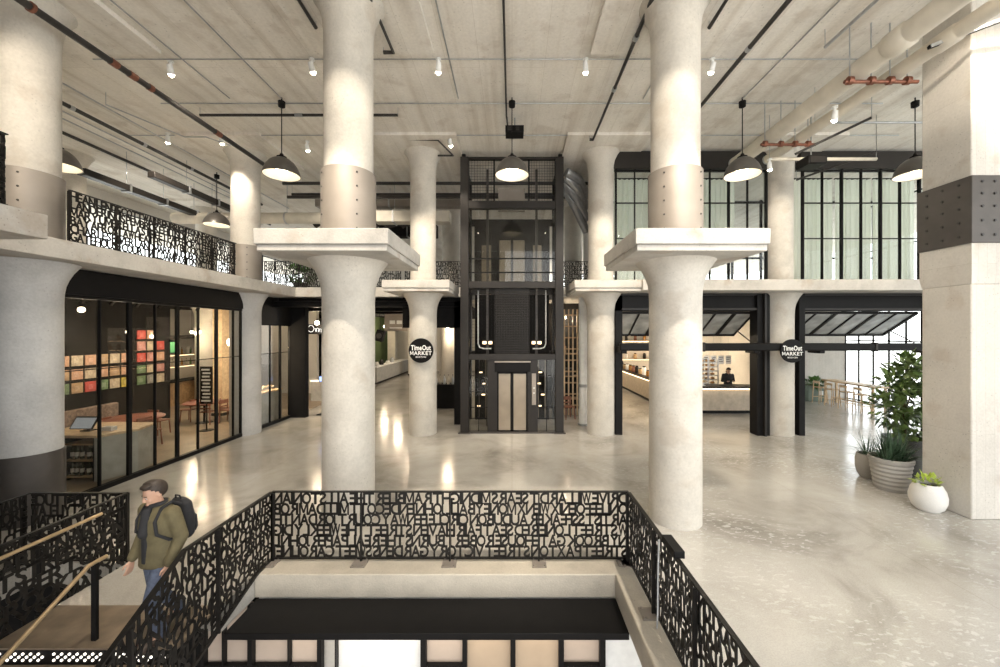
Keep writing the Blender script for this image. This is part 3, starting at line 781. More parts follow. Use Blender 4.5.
for (x,y,z,s,lab) in ((4.9,12.0,8.55,.75,'flat black speaker hanging beside the counter side column jacket'),(8.05,10.5,7.85,.5,'flat black ceiling unit above the curtained glazing')):
    t = thing('ceiling_speaker', lab, 'speaker', (x,y,z))
    part('body', MB().box(x-s/2,x+s/2,y-.25,y+.25,z-.12,z+.12), M['black'], t, bevel=.03)
    part('grille', MB().box(x-s/2+.05,x+s/2-.05,y-.262,y-.248,z-.08,z+.08), M['gmetal'], t)
    part('hanger', MB().cyl((x,y,z+.1),(x,y,9.2),.015), M['galv'], t)
# big pale pipes with hangers
def bigpipe(label, X, Z, r, d0, d1, cd):
    t = thing('insulated_pipe', label, 'pipe', (X,d0,Z))
    part('pipe_run', MB().cyl((X,d0,Z),(X,d1,Z),r,n=28), M['pipe'], t)
    for d in cd: part('joint_collar', MB().lathe([(r,0),(r*1.16,.05),(r*1.18,.2),(r*1.16,.35),(r,.4)], n=28).__class__().tube([(X,d,Z),(X,d+.05,Z),(X,d+.35,Z),(X,d+.4,Z)], [r,r*1.15,r*1.15,r], 28), M['pipe'], t)
    part('end_cap', MB().cyl((X,d1,Z),(X,d1+.05,Z),r*1.06,n=28), M['galv'], t)
    return t
bigpipe('larger pale insulated pipe under the ceiling by the square column', 6.66, 8.32, .185, 2.0, 11.6, (6.5,))
bigpipe('smaller pale insulated pipe running beside the larger one, nearer the square column', 7.36, 8.26, .13, 2.0, 11.2, (6.4,))
for d, lab in ((7.45,'copper clamped pipe hanger before the square column'),(9.95,'copper clamped pipe hanger near the pendant by the curtained glazing'),(5.3,'copper clamped pipe hanger above the top of the square column')):
    t = thing('pipe_hanger', lab, 'hanger', (7.0,d,8.05))
    part('trapeze_bar', MB().cyl((6.35,d,8.08),(7.75,d,8.08),.035), M['copper'], t)
    for x in (6.45,6.86,7.22,7.55):
        part('clamp', MB().cyl((x-.04,d,8.10),(x+.04,d,8.10),.075), M['copper'], t)
        part('rod', MB().cyl((x,d,8.1),(x,d,9.2),.012), M['galv'], t)
pipe('conduit', 'silver conduit above the pale insulated pipes', [(6.1,4.2,8.85),(6.1,7.6,8.85)], .03, 'galv', 'conduit')
t = thing('light_track', 'black and silver strip hanging over the pale pipes at the picture corner', 'track', (8.2,6.1,8.6))
part('body', MB().bar((8.65,6.1,8.55),(7.1,6.65,8.15),.06,.05), M['black'], t); part('edge_strip', MB().bar((8.65,6.06,8.55),(7.1,6.61,8.15),.02,.055), M['galv'], t)
for i,(x0,x1,d,z,lab) in enumerate(((7.4,8.3,9.0,7.95,'short black slotted bar near the pale pipes, before the square column'),(8.6,9.9,10.6,7.9,'black rod with silver edge rising behind the square column'))):
    pipe('conduit', lab, [(x0,d+1.2,z),(x1,d,z+.3)], .03, 'bpipe', 'conduit')
pipe('conduit', 'pale cross pipe before the curtained glazing', [(7.0,10.6,8.0),(9.9,10.6,8.0)], .045, 'pipe', 'conduit')
pipe('conduit', 'thin silver cross pipe over the curtained glazing', [(7.3,9.4,8.35),(9.9,9.4,8.35)], .025, 'galv', 'conduit')
# ducts and beams at the far ceiling, seen past the columns
def duct(label, p0, p1, w, h, mat, seams=4):
    t = thing('air_duct', label, 'duct', p0)
    p0, p1 = Vector(p0), Vector(p1)
    if h: part('duct_run', MB().bar(p0, p1, w, h), M[mat], t, bevel=.02)
    else: part('duct_run', MB().cyl(p0, p1, w, n=24), M[mat], t)
    for i in range(1, seams):
        c = p0 + (p1-p0)*i/seams; part('hanger_rod', MB().cyl(c,(c.x,c.y,9.2),.01,n=6), M['galv'], t); d = (p1-p0).normalized()*.03
        if h: part('seam_flange', MB().bar(c-d, c+d, w+.05, h+.05), M['galv'], t)
        else: part('seam_flange', MB().cyl(c-d, c+d, w*1.08, n=24), M['galv'], t)
    return t
duct('round pale duct crossing above the upper floor behind the balustrade', (-13.5,15.6,7.85), (-7.5,15.6,7.85), .22, 0, 'pipe')
duct('flat dark duct running away under the far ceiling of the upper floor', (-12.6,11.4,8.0), (-12.6,16.8,8.0), .28, .2, 'gmetal')
duct('second flat dark duct nearer the columns under the far ceiling', (-11.2,12.1,8.2), (-11.2,17.4,8.2), .24, .2, 'gmetal')
duct('black cross duct low behind the jacketed column', (-8.3,17.2,7.75), (-3.3,17.2,7.75), .55, .55, 'blackwall')
duct('white cross duct between the jacketed column and the market sign column', (-5.3,15.2,7.75), (-2.4,15.2,7.75), .5, .42, 'pipe')
duct('grey cross duct high behind the market sign column', (-8.0,16.0,8.55), (-2.0,16.0,8.55), .35, .3, 'steel')
for z, d, lab in ((8.75,14.3,'upper black cross pipe behind the market sign column'),(8.35,14.6,'lower black cross pipe behind the market sign column'),(8.55,14.9,'middle black cross pipe behind the market sign column')):
    pipe('ceiling_pipe', lab, [(-8.4,d,z),(3.0,d,z)], .06, 'bpipe')
b = MB()
for k in range(4):
    pts = [(1.75+.0*i, 13.2+.25*i, 8.9-.55*k*0 - .0) for i in range(2)]
    b.tube([(1.85,13.3+.2*k,8.75-.1*k),(2.3,13.5+.2*k,8.6-.28*k),(2.75,14.4,8.35-.45*k)], .15, 10)
solo('flexible_duct', b, M['galv'], 'bundle of crinkled silver flexible ducts between the lift tower and the plain round column', 'duct')
# dark folded membrane heap at the far ceiling
b = MB(); R2 = random.Random(5)
for k in range(7):
    x = -7.6+.6*k; b.tube([(x-.6,16.2,7.65+.1*R2.random()),(x,16.2,7.85+.35*R2.random()),(x+.7,16.3,7.7+.2*R2.random())], .13, 8)
solo('flexible_duct', b, M['gmetal'], 'bundle of dark flexible ducts behind the jacketed column slab', 'duct')

# ================================================================== spotlights
def spotlight():
    t = thing('ceiling_spotlight', 'x', 'spotlight', (0,0,0), group='ceiling spotlights')
    part('mount', MB().cyl((0,0,.0),(0,0,-.12),.03).cyl((0,0,0),(0,0,-.03),.06), M['white'], t, True)
    h = part('housing', MB().cyl((0,-.045,-.10),(0,.03,-.27),.052,.064,n=20), M['white'], t, True)
    part('lens', MB().sphere((0,.03,-.268), .056, n=16, m=10), M['spot'], h, True)
    return t
S0 = spotlight(); NS = 0
def spot(x, y, aim, label, power=None, z=9.17, size=40, rz=None, blend=.5, col=(1,.88,.72)):
    global NS
    a = Vector(aim); r = math.atan2(a.y-y, a.x-x) - PI/2 if rz is None else rz
    if NS == 0: o = S0; o.location = (x,y,z); o.rotation_euler = (0,0,r); o['label'] = label
    else: o = dup(S0, (x,y,z), r, label)
    NS += 1
    if power:
        l = bpy.data.lights.new('spot_beam', 'SPOT'); l.energy = power; l.spot_size = math.radians(size); l.spot_blend = blend; l.color = col; l.shadow_soft_size = .07
        lo = bpy.data.objects.new('spot_beam', l); C.objects.link(lo)
        src = Vector((x,y,z-.29)) + (a-Vector((x,y,z-.29))).normalized()*.14
        lo.location = src; lo.rotation_euler = (a-src).to_track_quat('-Z','Y').to_euler()
PW = 800
for s, side in ((-1,'cafe side'),(1,'counter side')):
    spot(s*1.9, 3.4, (s*2.885,6.5,6.5), f'spotlight overhead aimed at the upper shaft of the {side} jacketed column', PW*.65, size=36)
    spot(s*3.2, 3.6, (s*2.885,6.5,2.4), f'spotlight overhead aimed at the {side} jacketed column', PW*2.1, size=56)
    spot(s*4.3, 8.38, (s*2.95,12.5,3.6), f'white ceiling spotlight outside the {side} jacketed column', PW*.9, size=60)
    spot(s*1.58, 8.38, (s*2.85,12.5,3.6), f'white ceiling spotlight inside the {side} jacketed column, nearer the lift', PW*.9, size=60)
    spot(s*6.2, 2.6, (s*8.5,6.9,5.5), f'spotlight overhead of the {side}, aimed at the outer column', PW*1.1, size=62)
spot(-7.4, 8.45, (-8.7,12.5,6.3), 'white ceiling spotlight beside the thick black pipe with copper couplings', PW*.5, size=50)
spot(-10.15, 11.5, (-13.5,15,5.5), 'white ceiling spotlight hanging by the zigzag conduit over the upper floor', PW*.6, size=80)
spot(-8.6, 11.55, (-8.7,12.6,6.8), 'white ceiling spotlight close to the top of the cafe end column', PW*.35, size=70)
spot(-6.3, 12.0, (-6,16,5.5), 'white ceiling spotlight behind the pendant of the cafe side', PW*.6, size=80)
spot(-1.85, 11.7, (-1.5,12.6,5), 'white cylinder spotlight hanging beside the market sign column top', PW*.3, size=70)
spot(6.95, 8.4, (8.9,12.0,6.5), 'lit spotlight below the pale pipes near the square column', PW*.25, z=8.15, size=70)
spot(7.0, 10.6, (8.9,12.4,6.0), 'lit spotlight below the pale pipes near the curtained glazing', PW*.15, z=8.0, size=70)
spot(7.2, 4.6, (8.45,6.82,7.2), 'spotlight aimed at the top of the square column', PW*.7, size=60)
# ================================================================== cafe behind the long glazing
GX = -8.57
def glazing(name, label, ds, zt, extra, z0=0.0):
    t = thing(name, label, 'glazing', (GX,(ds[0]+ds[-1])/2,0), kind='thing')
    f = MB()
    for i, d in enumerate(ds):
        w = .038 if i % 2 == 0 else .014
        f.box(GX-.03, GX+.03, d-w, d+w, 0, zt)
    f.box(GX-.05,GX+.05,ds[0],ds[-1],0,.10); f.box(GX-.05,GX+.05,ds[0],ds[-1],zt-.07,zt); f.box(GX-.012,GX+.012,ds[0],ds[-1],2.53,2.55)
    part('frame', f, M['black'], t)
    for a, b in zip(ds, ds[1:]): part('pane', MB().box(GX-.006,GX+.006,a+.03,b-.03,.1,zt-.07), M['glassd'], t)
    part('fascia', MB().box(GX-.08,GX+.08,ds[0],ds[-1],zt,SB), M['black'], t)
    return t
glazing('cafe_glazing', 'long black framed glass front of the cafe between two round columns', [7.40,8.10,8.73,9.36,9.98,10.64,11.30,11.98,12.32], 4.03, 0)
glazing('cafe_glazing', 'second short black framed glass front past the cafe end column', [13.2,13.8,14.4,15.0], 3.6, 0)
for (d0, d1) in ((7.2,7.7),(11.9,12.4)):
    pass
struct('wall_cafe', MB().box(GX-.1,GX+.1,-3,6.4,0,SB).box(GX-.05,-7.95,15.0,15.25,0,SB), M['blackwall'])
cf = MB().box(-13.3,-13.1,7.0,14.95,0,SB); cf.box(-13.2,-8.8,6.6,6.8,0,SB)
struct('wall_cafe_rear', cf, M['blackwall'])
struct('wall_cafe_end', MB().box(-16.9,-10.5,21.0,21.2,0,SB), M['wall'])
struct('ceiling_cafe', MB().box(-17,-8.65,6.8,33,SB-.08,SB-.004), M['blackwall'])
M['cafefloor'] = plain('cafe_oak_floor', (.27,.21,.15), .35, 0, .2, 3)
struct('floor_cafe', MB().box(-17,GX-.05,6.8,24,0,.008), M['cafefloor'])
# record sleeves on the black wall
PAL = [('tan',(.55,.36,.2)),('cream',(.66,.55,.4)),('orange',(.62,.27,.10)),('red',(.62,.08,.06)),('green',(.16,.26,.13)),('yellow',(.70,.55,.08)),('grey',(.30,.30,.28)),('peach',(.68,.40,.26)),('pink',(.60,.28,.25))]
def sleeve(d, z, ci, row, k, grp, X=-13.08):
    nm, c = PAL[ci]
    key = 'sleeve_'+nm
    if key not in M: M[key] = plain('sleeve_card_'+nm, [x*.5 for x in c], .5, 0, .3, 9); M[key+'2'] = plain('sleeve_print_'+nm, [x*.5+.06 for x in c], .4, 0, .3, 30)
    t = thing('record_sleeve', f'{nm} record sleeve, {k} from the window in the {row} row {grp}', 'record sleeve', (X,d,z), group='record sleeves on the black cafe wall')
    part('cover', MB().box(X,X+.02,d-.155,d+.155,z,z+.31), M[key], t)
    R3 = random.Random(len(k)*7+ci); q = MB()
    a = d-.155+.06+.06*R3.random(); q.box(X+.02,X+.024,a,a+.12,z+.08,z+.22)
    part('cover_print', q, M[key+'2'], t)
ws = ['first','second','third','fourth','fifth','sixth','seventh']
rr = random.Random(4)
for row, z, cs in (('top',2.28,[7,1,7,0,1,7]),('middle',1.87,[0,7,1,7,0,7]),('bottom',1.46,[4,0,3,4,1,5])):
    for k, ci in enumerate(cs): sleeve(11.35+.37*k, z, ci, row, ws[k], 'beside the counter')
for row, z, cs in (('highest',3.05,[3,7]),('second',2.65,[8,1,3]),('third',2.25,[3,8,7]),('fourth',1.85,[4,1,8]),('lowest',1.45,[4,6,1])):
    for k, ci in enumerate(cs): sleeve(13.75+.37*k, z, ci, row, ws[k], 'above the red table')
# counter with bottle shelves
t = thing('display_counter', 'grey sided wooden counter with open bottle shelves just inside the cafe glass', 'counter', (-9.4,8.9,0), kind='thing')
top = [(-10.6,8.55),(-9.12,8.55),(-8.8,9.2),(-9.0,9.85),(-10.6,9.85)]
part('worktop', MB().prism(top,'z',.97,1.03), M['woodp'], t, bevel=.008)
M['cnt'] = plain('grey_counter_panel', (.40,.39,.36), .6, 0, .12, 5)
part('side_panel', MB().prism([(-9.12,8.58),(-8.82,9.2),(-9.02,9.83),(-9.1,9.83),(-8.92,9.2),(-9.2,8.58)],'z',.0,.97), M['cnt'], t)
part('back_panel', MB().box(-10.55,-9.1,9.0,9.05,0,.97), M['black'], t)
for z in (.08,.44,.80): part('shelf', MB().box(-10.55,-9.16,8.6,9.0,z,z+.03), M['wood'], t)
for x in (-10.58,-9.9,-9.2): part('divider', MB().box(x-.02,x+.02,8.58,9.02,0,.97), M['black'], t)
M['bottle'] = plain('dark_bottle_glass', (.03,.035,.02), .12, 0, .1, 9); M['lab'] = plain('paper_bottle_label', (.6,.55,.46), .7)
BP = [(.001,0),(.036,0),(.038,.02),(.038,.19),(.03,.225),(.014,.25),(.013,.30),(.016,.305),(.016,.315),(.001,.315)]
def bottle():
    t = thing('wine_bottle', 'x', 'bottle', (0,0,0), group='wine bottles in the cafe counter')
    part('body', MB().lathe(BP, n=16), M['bottle'], t, True)
    part('paper_label', MB().lathe([(.0385,.06),(.0388,.06),(.0388,.15),(.0385,.15)], n=16, caps=False), M['lab'], t, True)
    return t
B0 = bottle(); nb = 0
for z, lab in ((.11,'dark wine bottle with pale label on the lower shelf of the cafe counter'),(.47,'dark wine bottle with pale label on the upper shelf of the cafe counter')):
    for k in range(9):
        x = -10.45 + k*.14 + (.02 if k % 2 else 0)
        if abs(x+9.9) < .06: x += .07
        if nb == 0: B0.location = (x,8.72,z); B0['label'] = lab
        else: dup(B0, (x,8.72,z), label=lab)
        nb += 1
t = thing('till_screen', 'tilted grey till screen on the cafe counter', 'till', (-9.75,8.9,1.03))
part('screen', MB().cbox((0,0,.20), .52,.03,.30, Matrix.Rotation(-.55,4,'X')), M['gmetal'], t, True, bevel=.008)
part('display', MB().cbox((0,-.02,.195), .46,.012,.25, Matrix.Rotation(-.55,4,'X')), plain('till_display', (.35,.37,.38), .15, emit=(.6,.65,.7), es=.25), t, True)
part('foot', MB().box(-.12,.12,.0,.16,0,.02).cyl((0,.08,.02),(0,.03,.18),.025), M['black'], t, True)
t = thing('card_box', 'small white box beside the till on the cafe counter', 'box', (-9.3,9.0,1.03))
part('body', MB().box(-.12,.12,-.07,.07,0,.09), M['white'], t, True, bevel=.006); part('slot', MB().box(-.08,.08,-.005,.005,.09,.094), M['black'], t, True)
# bench by the wall
t = thing('banquette', 'dark upholstered bench against the sleeve covered cafe wall', 'bench', (-12.6,10.4,0))
M['uph'] = plain('mottled_grey_upholstery', (.16,.12,.10), .9, 0, .4, 12)
part('seat', MB().box(-13.05,-12.3,7.6,12.8,.38,.5), M['uph'], t, bevel=.03); part('backrest', MB().box(-13.05,-12.9,7.6,12.8,.5,1.0), M['uph'], t, bevel=.03); part('base', MB().box(-13.0,-12.4,7.7,12.7,0,.38), M['black'], t)
# red tables with chairs
M['redtop'] = plain('terracotta_table_top', (.26,.09,.06), .35, 0, .1, 6); M['redchair'] = plain('reddish_wood', (.22,.085,.05), .5, 0, .2, 8)
def table(loc, label, r=.62):
    t = thing('round_table', label, 'table', loc, group='cafe tables')
    part('tabletop', MB().lathe([(.001,.72),(r-.02,.72),(r,.735),(r,.755),(r-.02,.765),(.001,.765)], n=32), M['redtop'], t, True)
    part('pedestal', MB().cyl((0,0,.03),(0,0,.72),.035), M['black'], t, True); part('foot', MB().lathe([(.001,0),(.27,0),(.27,.015),(.05,.04),(.001,.04)], n=24), M['black'], t, True)
    return t
table((-11.3,11.6,0), 'red round cafe table beside the bottle counter', .75); table((-11.2,14.2,0), 'red round cafe table deeper inside the cafe')
def chair(kind='low'):
    t = thing('cafe_chair', 'x', 'chair', (0,0,0), group='cafe chairs')
    m = M['redchair']
    part('seat', MB().box(-.2,.2,-.2,.2,.44,.47), m, t, True, bevel=.01)
    for sx in (-1,1):
        part('leg', MB().bar((sx*.17,-.17,.45),(sx*.19,-.2,0),.03,.03), m, t, True); part('leg', MB().bar((sx*.17,.18,.82),(sx*.19,.2,0),.03,.03), m, t, True)
    part('backrest', MB().box(-.2,.2,.16,.2,.68,.82), m, t, True, bevel=.01); part('backrest', MB().box(-.2,.2,.165,.195,.56,.61), m, t, True)
    return t
c0 = chair()
for i,(x,y,r,lab) in enumerate(((-10.5,11.3,1.4,'reddish wooden chair on the window side of the red cafe table by the counter'),(-11.4,12.6,3.0,'reddish wooden chair behind the red cafe table by the counter'),(-12.0,11.3,-1.5,'reddish wooden chair on the bench side of the red cafe table by the counter'),(-10.4,14.3,1.5,'reddish wooden chair on the window side of the deeper red cafe table'),(-11.9,14.4,-1.6,'reddish wooden chair on the wall side of the deeper red cafe table'))):
    o = c0 if i == 0 else dup(c0); o.location = (x,y,0); o.rotation_euler = (0,0,r); o['label'] = lab
# bar at the rear
t = thing('back_bar', 'long cafe bar with lit bottle shelves at the rear', 'bar', (-16,18.5,0), kind='thing')
part('front', MB().box(-15.1,-15.0,15.5,20.9,0,1.05), M['wood'], t); part('worktop', MB().box(-15.7,-14.9,15.5,20.9,1.05,1.1), M['blackwall'], t, bevel=.01)
part('shelf', MB().box(-16.98,-16.6,15.3,20.9,1.58,1.62), M['woodp'], t); part('shelf', MB().box(-16.98,-16.6,15.3,20.9,2.15,2.19), M['woodp'], t)
part('shelf_light', MB().box(-16.66,-16.62,15.3,20.9,1.55,1.58), M['led'], t); part('shelf_light', MB().box(-16.66,-16.62,15.3,20.9,2.12,2.15), M['led'], t)
part('header', MB().box(-15.2,-15.1,15.5,20.9,3.0,3.15), M['gmetal'], t)
M['amber'] = plain('amber_spirit', (.45,.22,.06), .2, 0, .3, 5)
spr = [plain('spirit_green', (.1,.2,.08), .2), M['amber'], plain('spirit_clear', (.5,.48,.4), .2)]
s0 = []
for k, m in enumerate(spr):
    t = thing('spirit_bottle', 'x', 'bottle', (0,0,0), group='bottles on the cafe rear shelves')
    part('body', MB().lathe([(r*1.15,z) for r, z in BP], n=12), m, t, True); part('cap', MB().cyl((0,0,.31),(0,0,.34),.016,n=8), M['black'], t, True); s0.append([t, 0])
for z in (1.62,2.19):
    for k in range(20):
        e = s0[k % 3]; lab = ['green','amber','clear'][k % 3] + ' bottle on the ' + ('lower' if z < 2 else 'upper') + ' lit shelf of the cafe rear bar'
        p = (-16.78,15.5+k*.27,z)
        if e[1] == 0: e[0].location = p; e[0]['label'] = lab; e[1] = 1
        else: dup(e[0], p, label=lab)
for x, lab, em in ((17.0,'green lit menu screen over the cafe bar',(.15,.5,.2)),(19.5,'grey blue lit menu screen over the cafe bar',(.3,.36,.45)),(15.9,'white lit menu screen over the cafe bar, the one deepest inside',(.7,.65,.55))):
    t = thing('menu_screen', lab, 'screen', (-15.0,x,2.35))
    part('bezel', MB().box(-.06,0,-.5,.5,0,.55), M['black'], t, True, bevel=.01); part('display', MB().box(0,.006,-.46,.46,.04,.51), plain('screen_glow_'+str(x), [c*.5 for c in em], .3, emit=em, es=.5), t, True)
    part('arm', MB().cyl((-.03,0,.55),(-.03,0,2.1),.015), M['black'], t, True)
t = thing('menu_board', 'black board with white menu lines standing inside the cafe', 'board', (-10.2,13.0,.9))
part('panel', MB().box(-.2,.2,0,.03,0,1.25), M['black'], t, True)
b = MB()
for k in range(10): b.box(-.15+.02*(k%3),.15-.03*(k%2),-.006,0,.08+.115*k,.135+.115*k)
part('menu_lines', b, M['white'], t, True); part('stand', MB().cyl((0,.03,-.9),(0,.03,0),.02).cyl((0,.03,-.9),(0,.03,-.87),.2), M['black'], t, True)
t = thing('timber_post', 'pale timber clad post inside the far end of the cafe', 'post', (-11.55,15.5,0), kind='thing')
part('cladding', MB().box(-11.75,-11.37,15.3,15.7,0,SB-.1), M['woodp'], t, bevel=.01); part('plinth', MB().box(-11.78,-11.34,15.27,15.73,0,.12), M['black'], t)
t = thing('moss_panel', 'green planted wall panel at the cafe far end', 'green wall', (-13.4,19.0,0), kind='thing')
part('backing', MB().box(-14.2,-12.7,19.2,19.3,0,2.9), M['black'], t)
b = MB(); R4 = random.Random(9)
for k in range(1300):
    x, z = -14.15+1.4*R4.random(), .6+2.2*R4.random(); s = .05+.04*R4.random(); a = R4.random()*6
    b.add([(x,19.2,z),(x+s*math.cos(a),19.12-.06*R4.random(),z+s*math.sin(a)),(x-s*.5*math.sin(a),19.13,z+s*.6*math.cos(a))], [(0,1,2)])
M['leaf'] = plain('leaf_green', (.09,.20,.045), .5, 0, .45, 25)
part('moss_leaves', b, M['leaf'], t)
# dark chairs at the far end
for i,(x,y,lab) in enumerate(((-10.7,14.6,'dark cafe chair by the timber post, window side'),(-10.9,14.0,'dark cafe chair by the timber post, next to the menu board'))):
    o = dup(c0, (x,y,0), 2.2+i, lab)
# cafe lamps
def globe(loc, label, r=.11, L=1.0, s='bulb'):
    t = thing('globe_lamp', label, 'lamp', loc)
    part('globe', MB().sphere((0,0,0), r, n=16, m=10), M[s], t, True); part('cord', MB().cyl((0,0,r),(0,0,L),.008,n=6), M['black'], t, True); part('ferrule', MB().cyl((0,0,r*.85),(0,0,r+.07),.03), M['black'], t, True)
    l = bpy.data.lights.new('lamp_light','POINT'); l.energy = 60; l.color = (1,.80,.56); l.shadow_soft_size = r
    lo = bpy.data.objects.new('lamp_light', l); C.objects.link(lo); lo.location = (loc[0],loc[1],loc[2]-r-.05)
    return lo
for i,(x,y,z,lab) in enumerate(((-10.6,9.6,3.85,'warm globe lamp over the cafe counter'),(-11.4,11.6,3.3,'warm globe lamp over the red cafe table by the counter'),(-11.4,14.2,3.3,'warm globe lamp over the deeper red cafe table'),(-14.2,17.3,3.3,'warm globe lamp before the cafe rear bar'),(-12.8,18.0,3.6,'warm globe lamp by the green wall'))):
    globe((x,y,z), lab, .07, SB-.1-z).data.energy = 80
t = thing('track_light', 'thin lit track under the black cafe ceiling washing the record sleeves', 'track', (-11.9,12.6,4.2))
part('body', MB().box(-11.93,-11.87,10.6,15.2,4.3,4.36), M['black'], t)
for k in range(6):
    part('track_head', MB().cyl((-11.9,10.9+.8*k,4.3),(-12.05,10.9+.8*k,4.12),.05), M['black'], t)
    l = bpy.data.lights.new('track_beam','SPOT'); l.energy = 75; l.color = (1,.8,.55); l.spot_size = 1.2; l.spot_blend = .7; l.shadow_soft_size = .05
    lo = bpy.data.objects.new('track_beam', l); C.objects.link(lo); lo.location = (-12.06,10.9+.8*k,4.08); lo.rotation_euler = (Vector((-13.1,10.9+.8*k,2.0))-Vector(lo.location)).to_track_quat('-Z','Y').to_euler()
# ================================================================== far passage between the columns
struct('ceiling_passage', MB().box(-8.6,-1.9,14.2,33,SB-.12,SB-.004), M['blackwall'])
tb = [(13.95,4.30,.3,.22),(15.5,4.265,.3,.28),(17.3,4.255,.3,.3)]
for i,(d,z,w,h) in enumerate(tb):
    t = thing('steel_beam', ['first','second','third'][i]+' black steel beam across the passage under the upper floor', 'beam', (-5.2,d,z), kind='thing')
    part('web', MB().box(-8.5,-1.9,d-.02,d+.02,z-h/2,z+h/2), M['black'], t); part('flange', MB().box(-8.5,-1.9,d-w/2,d+w/2,z+h/2-.02,z+h/2), M['black'], t); part('flange', MB().box(-8.5,-1.9,d-w/2,d+w/2,z-h/2,z-h/2+.02), M['black'], t)
t = thing('bulkhead_sign', 'grey bulkhead with small white pictograms hanging in the passage', 'sign', (-6.6,22,3.5))
part('panel', MB().box(-7.2,-5.9,22,22.15,3.35,4.3), M['steel'], t, bevel=.01)
part('pictogram', MB().box(-6.9,-6.6,21.98,22,3.75,3.95).box(-6.5,-6.2,21.98,22,3.75,3.95).box(-6.9,-6.2,21.98,22,3.5,3.56), M['signwhite'], t)
t = thing('wall_speaker', 'black speaker hanging in the passage', 'speaker', (-7.1,21,3.1))
part('body', MB().cbox((0,0,0),.42,.4,.6, Matrix.Rotation(.3,4,'Y')), M['black'], t, True, bevel=.03); part('bracket', MB().cyl((0,0,.2),(0,0,1.3),.02), M['black'], t, True); part('cone', MB().cyl((0,-.2,0),(0,-.215,0),.14,n=20), M['gmetal'], t, True)
# stall counter
t = thing('stall_counter', 'long concrete stall counter far down the passage', 'counter', (-8.9,28,0), kind='thing')
part('front', MB().box(-9.0,-8.5,24.5,32,.12,1.05), M['cnt'], t, bevel=.01); part('worktop', MB().box(-9.1,-8.45,24.4,32,1.05,1.1), M['white'], t); part('kickboard', MB().box(-9.0,-8.55,24.5,32,0,.12), M['black'], t)
struct('wall_stall', MB().box(-10.5,-10.3,22,33,0,SB), concrete('green_stall_wall', (.10,.14,.06), .3, 0, .8))
for k,(x,d,h,m,lab) in enumerate(((-8.75,25.2,.28,'white','white jug on the near end of the passage counter'),(-8.8,26.3,.35,'gmetal','dark urn on the passage counter'),(-8.7,27.3,.22,'white','white bowl stack on the passage counter'),(-8.8,28.6,.35,'galv','silver urn on the far half of the passage counter'))):
    t = thing('counter_vessel', lab, 'vessel', (x,d,1.1)); part('body', MB().lathe([(.001,0),(.12,0),(.15,h*.4),(.12,h*.8),(.07,h),(.001,h)], n=16), M[m], t, True); part('lid', MB().sphere((0,0,h), .06, sz=.5), M['black'], t, True)
for x, d, lab in ((-9.5,31,'pale square post behind the passage counter'),(-7.6,30,'pale square post at the end of the passage')):
    t = thing('square_post', lab, 'post', (x,d,0), kind='thing'); part('shaft', MB().box(x-.3,x+.3,d-.3,d+.3,0,4.39), M['col'], t); part('plinth', MB().box(x-.33,x+.33,d-.33,d+.33,0,.1), M['black'], t)
for i,(x,d,e) in enumerate(((-5.2,20,60),(-7.6,26,130),(-4.5,27,110),(-9.3,28.5,110),(-8.6,17.2,45))):
    lo = globe((x,d,3.7), ['warm globe lamp at the passage entrance','warm globe lamp over the passage counter','warm globe lamp at the far end of the passage','warm globe lamp behind the passage counter','warm globe lamp behind the black wing wall'][i], .1, SB-.12-3.7); lo.data.energy = e
# inside the second cafe front: counter, pendants
t = thing('cake_counter', 'grey panelled counter behind the short second glass front', 'counter', (-9.4,14.2,0), kind='thing')
part('front', MB().box(-9.1,-8.85,13.3,15.0,0,1.1), M['cnt'], t, bevel=.01); part('worktop', MB().box(-9.6,-8.8,13.25,15.0,1.1,1.15), M['woodp'], t)
for k,(d,z,r) in enumerate(((13.4,2.95,.17),(13.9,3.05,.12),(14.4,2.9,.12))):
    lo = globe((-9.6,d,z), ['large glowing globe lamp behind the short glass front','small glowing globe lamp in the middle behind the short glass front','small glowing globe lamp at the far end behind the short glass front'][k], r, SB-.1-z); lo.data.energy = 110
M['dish'] = plain('warm_dish', (.55,.38,.2), .5, 0, .3, 9)
for k in range(5):
    t = thing('serving_dish', ['first','second','third','fourth','fifth'][k]+' dish in line on the counter behind the short glass front', 'dish', (-9.2,13.45+.34*k,1.15), group='dishes behind the short glass front')
    part('bowl', MB().lathe([(.05,0),(.13,.05),(.15,.1),(.14,.1),(.11,.05),(.001,.03)], n=16), M['white'], t, True); part('food', MB().sphere((0,0,.1), .11, sz=.5), M['dish'], t, True)
# opening beyond the black wing wall
t = thing('sign_stand', 'slim black stand with a small lit screen in the passage mouth', 'stand', (-7.55,15.6,0))
part('base', MB().box(-.2,.2,-.15,.15,0,.03), M['black'], t, True); part('post', MB().box(-.03,.03,-.02,.02,.03,1.35), M['black'], t, True); part('screen', MB().box(-.16,.16,-.04,0,1.3,1.55), M['black'], t, True); part('display', MB().box(-.13,.13,-.046,-.04,1.33,1.52), plain('blue_screen', (.2,.3,.7), .3, emit=(.3,.45,1), es=2), t, True)
b = MB()
t = thing('neon_sign', 'white cursive neon tube sign in the passage mouth', 'sign', (-8.6,17.5,3.4))
part('tube_letters', MB().tube([(-.42+.13*math.cos(a*.5), 0, .05+.15*math.sin(a*.5)) for a in range(13)] + [(-.25+.012*i+.05*math.sin(i*.62), 0, -.02+.075*math.cos(i*.62)+.02*math.sin(i*.2)) for i in range(60)], .010, 6), emis('neon_white', (1,.97,.9), 1.6), t, True); part('backing', MB().box(-.6,.75,.05,.08,-.2,.25), M['black'], t, True)
t = thing('service_counter', 'lit service counter behind the black wing wall', 'counter', (-8.6,18.6,0), kind='thing')
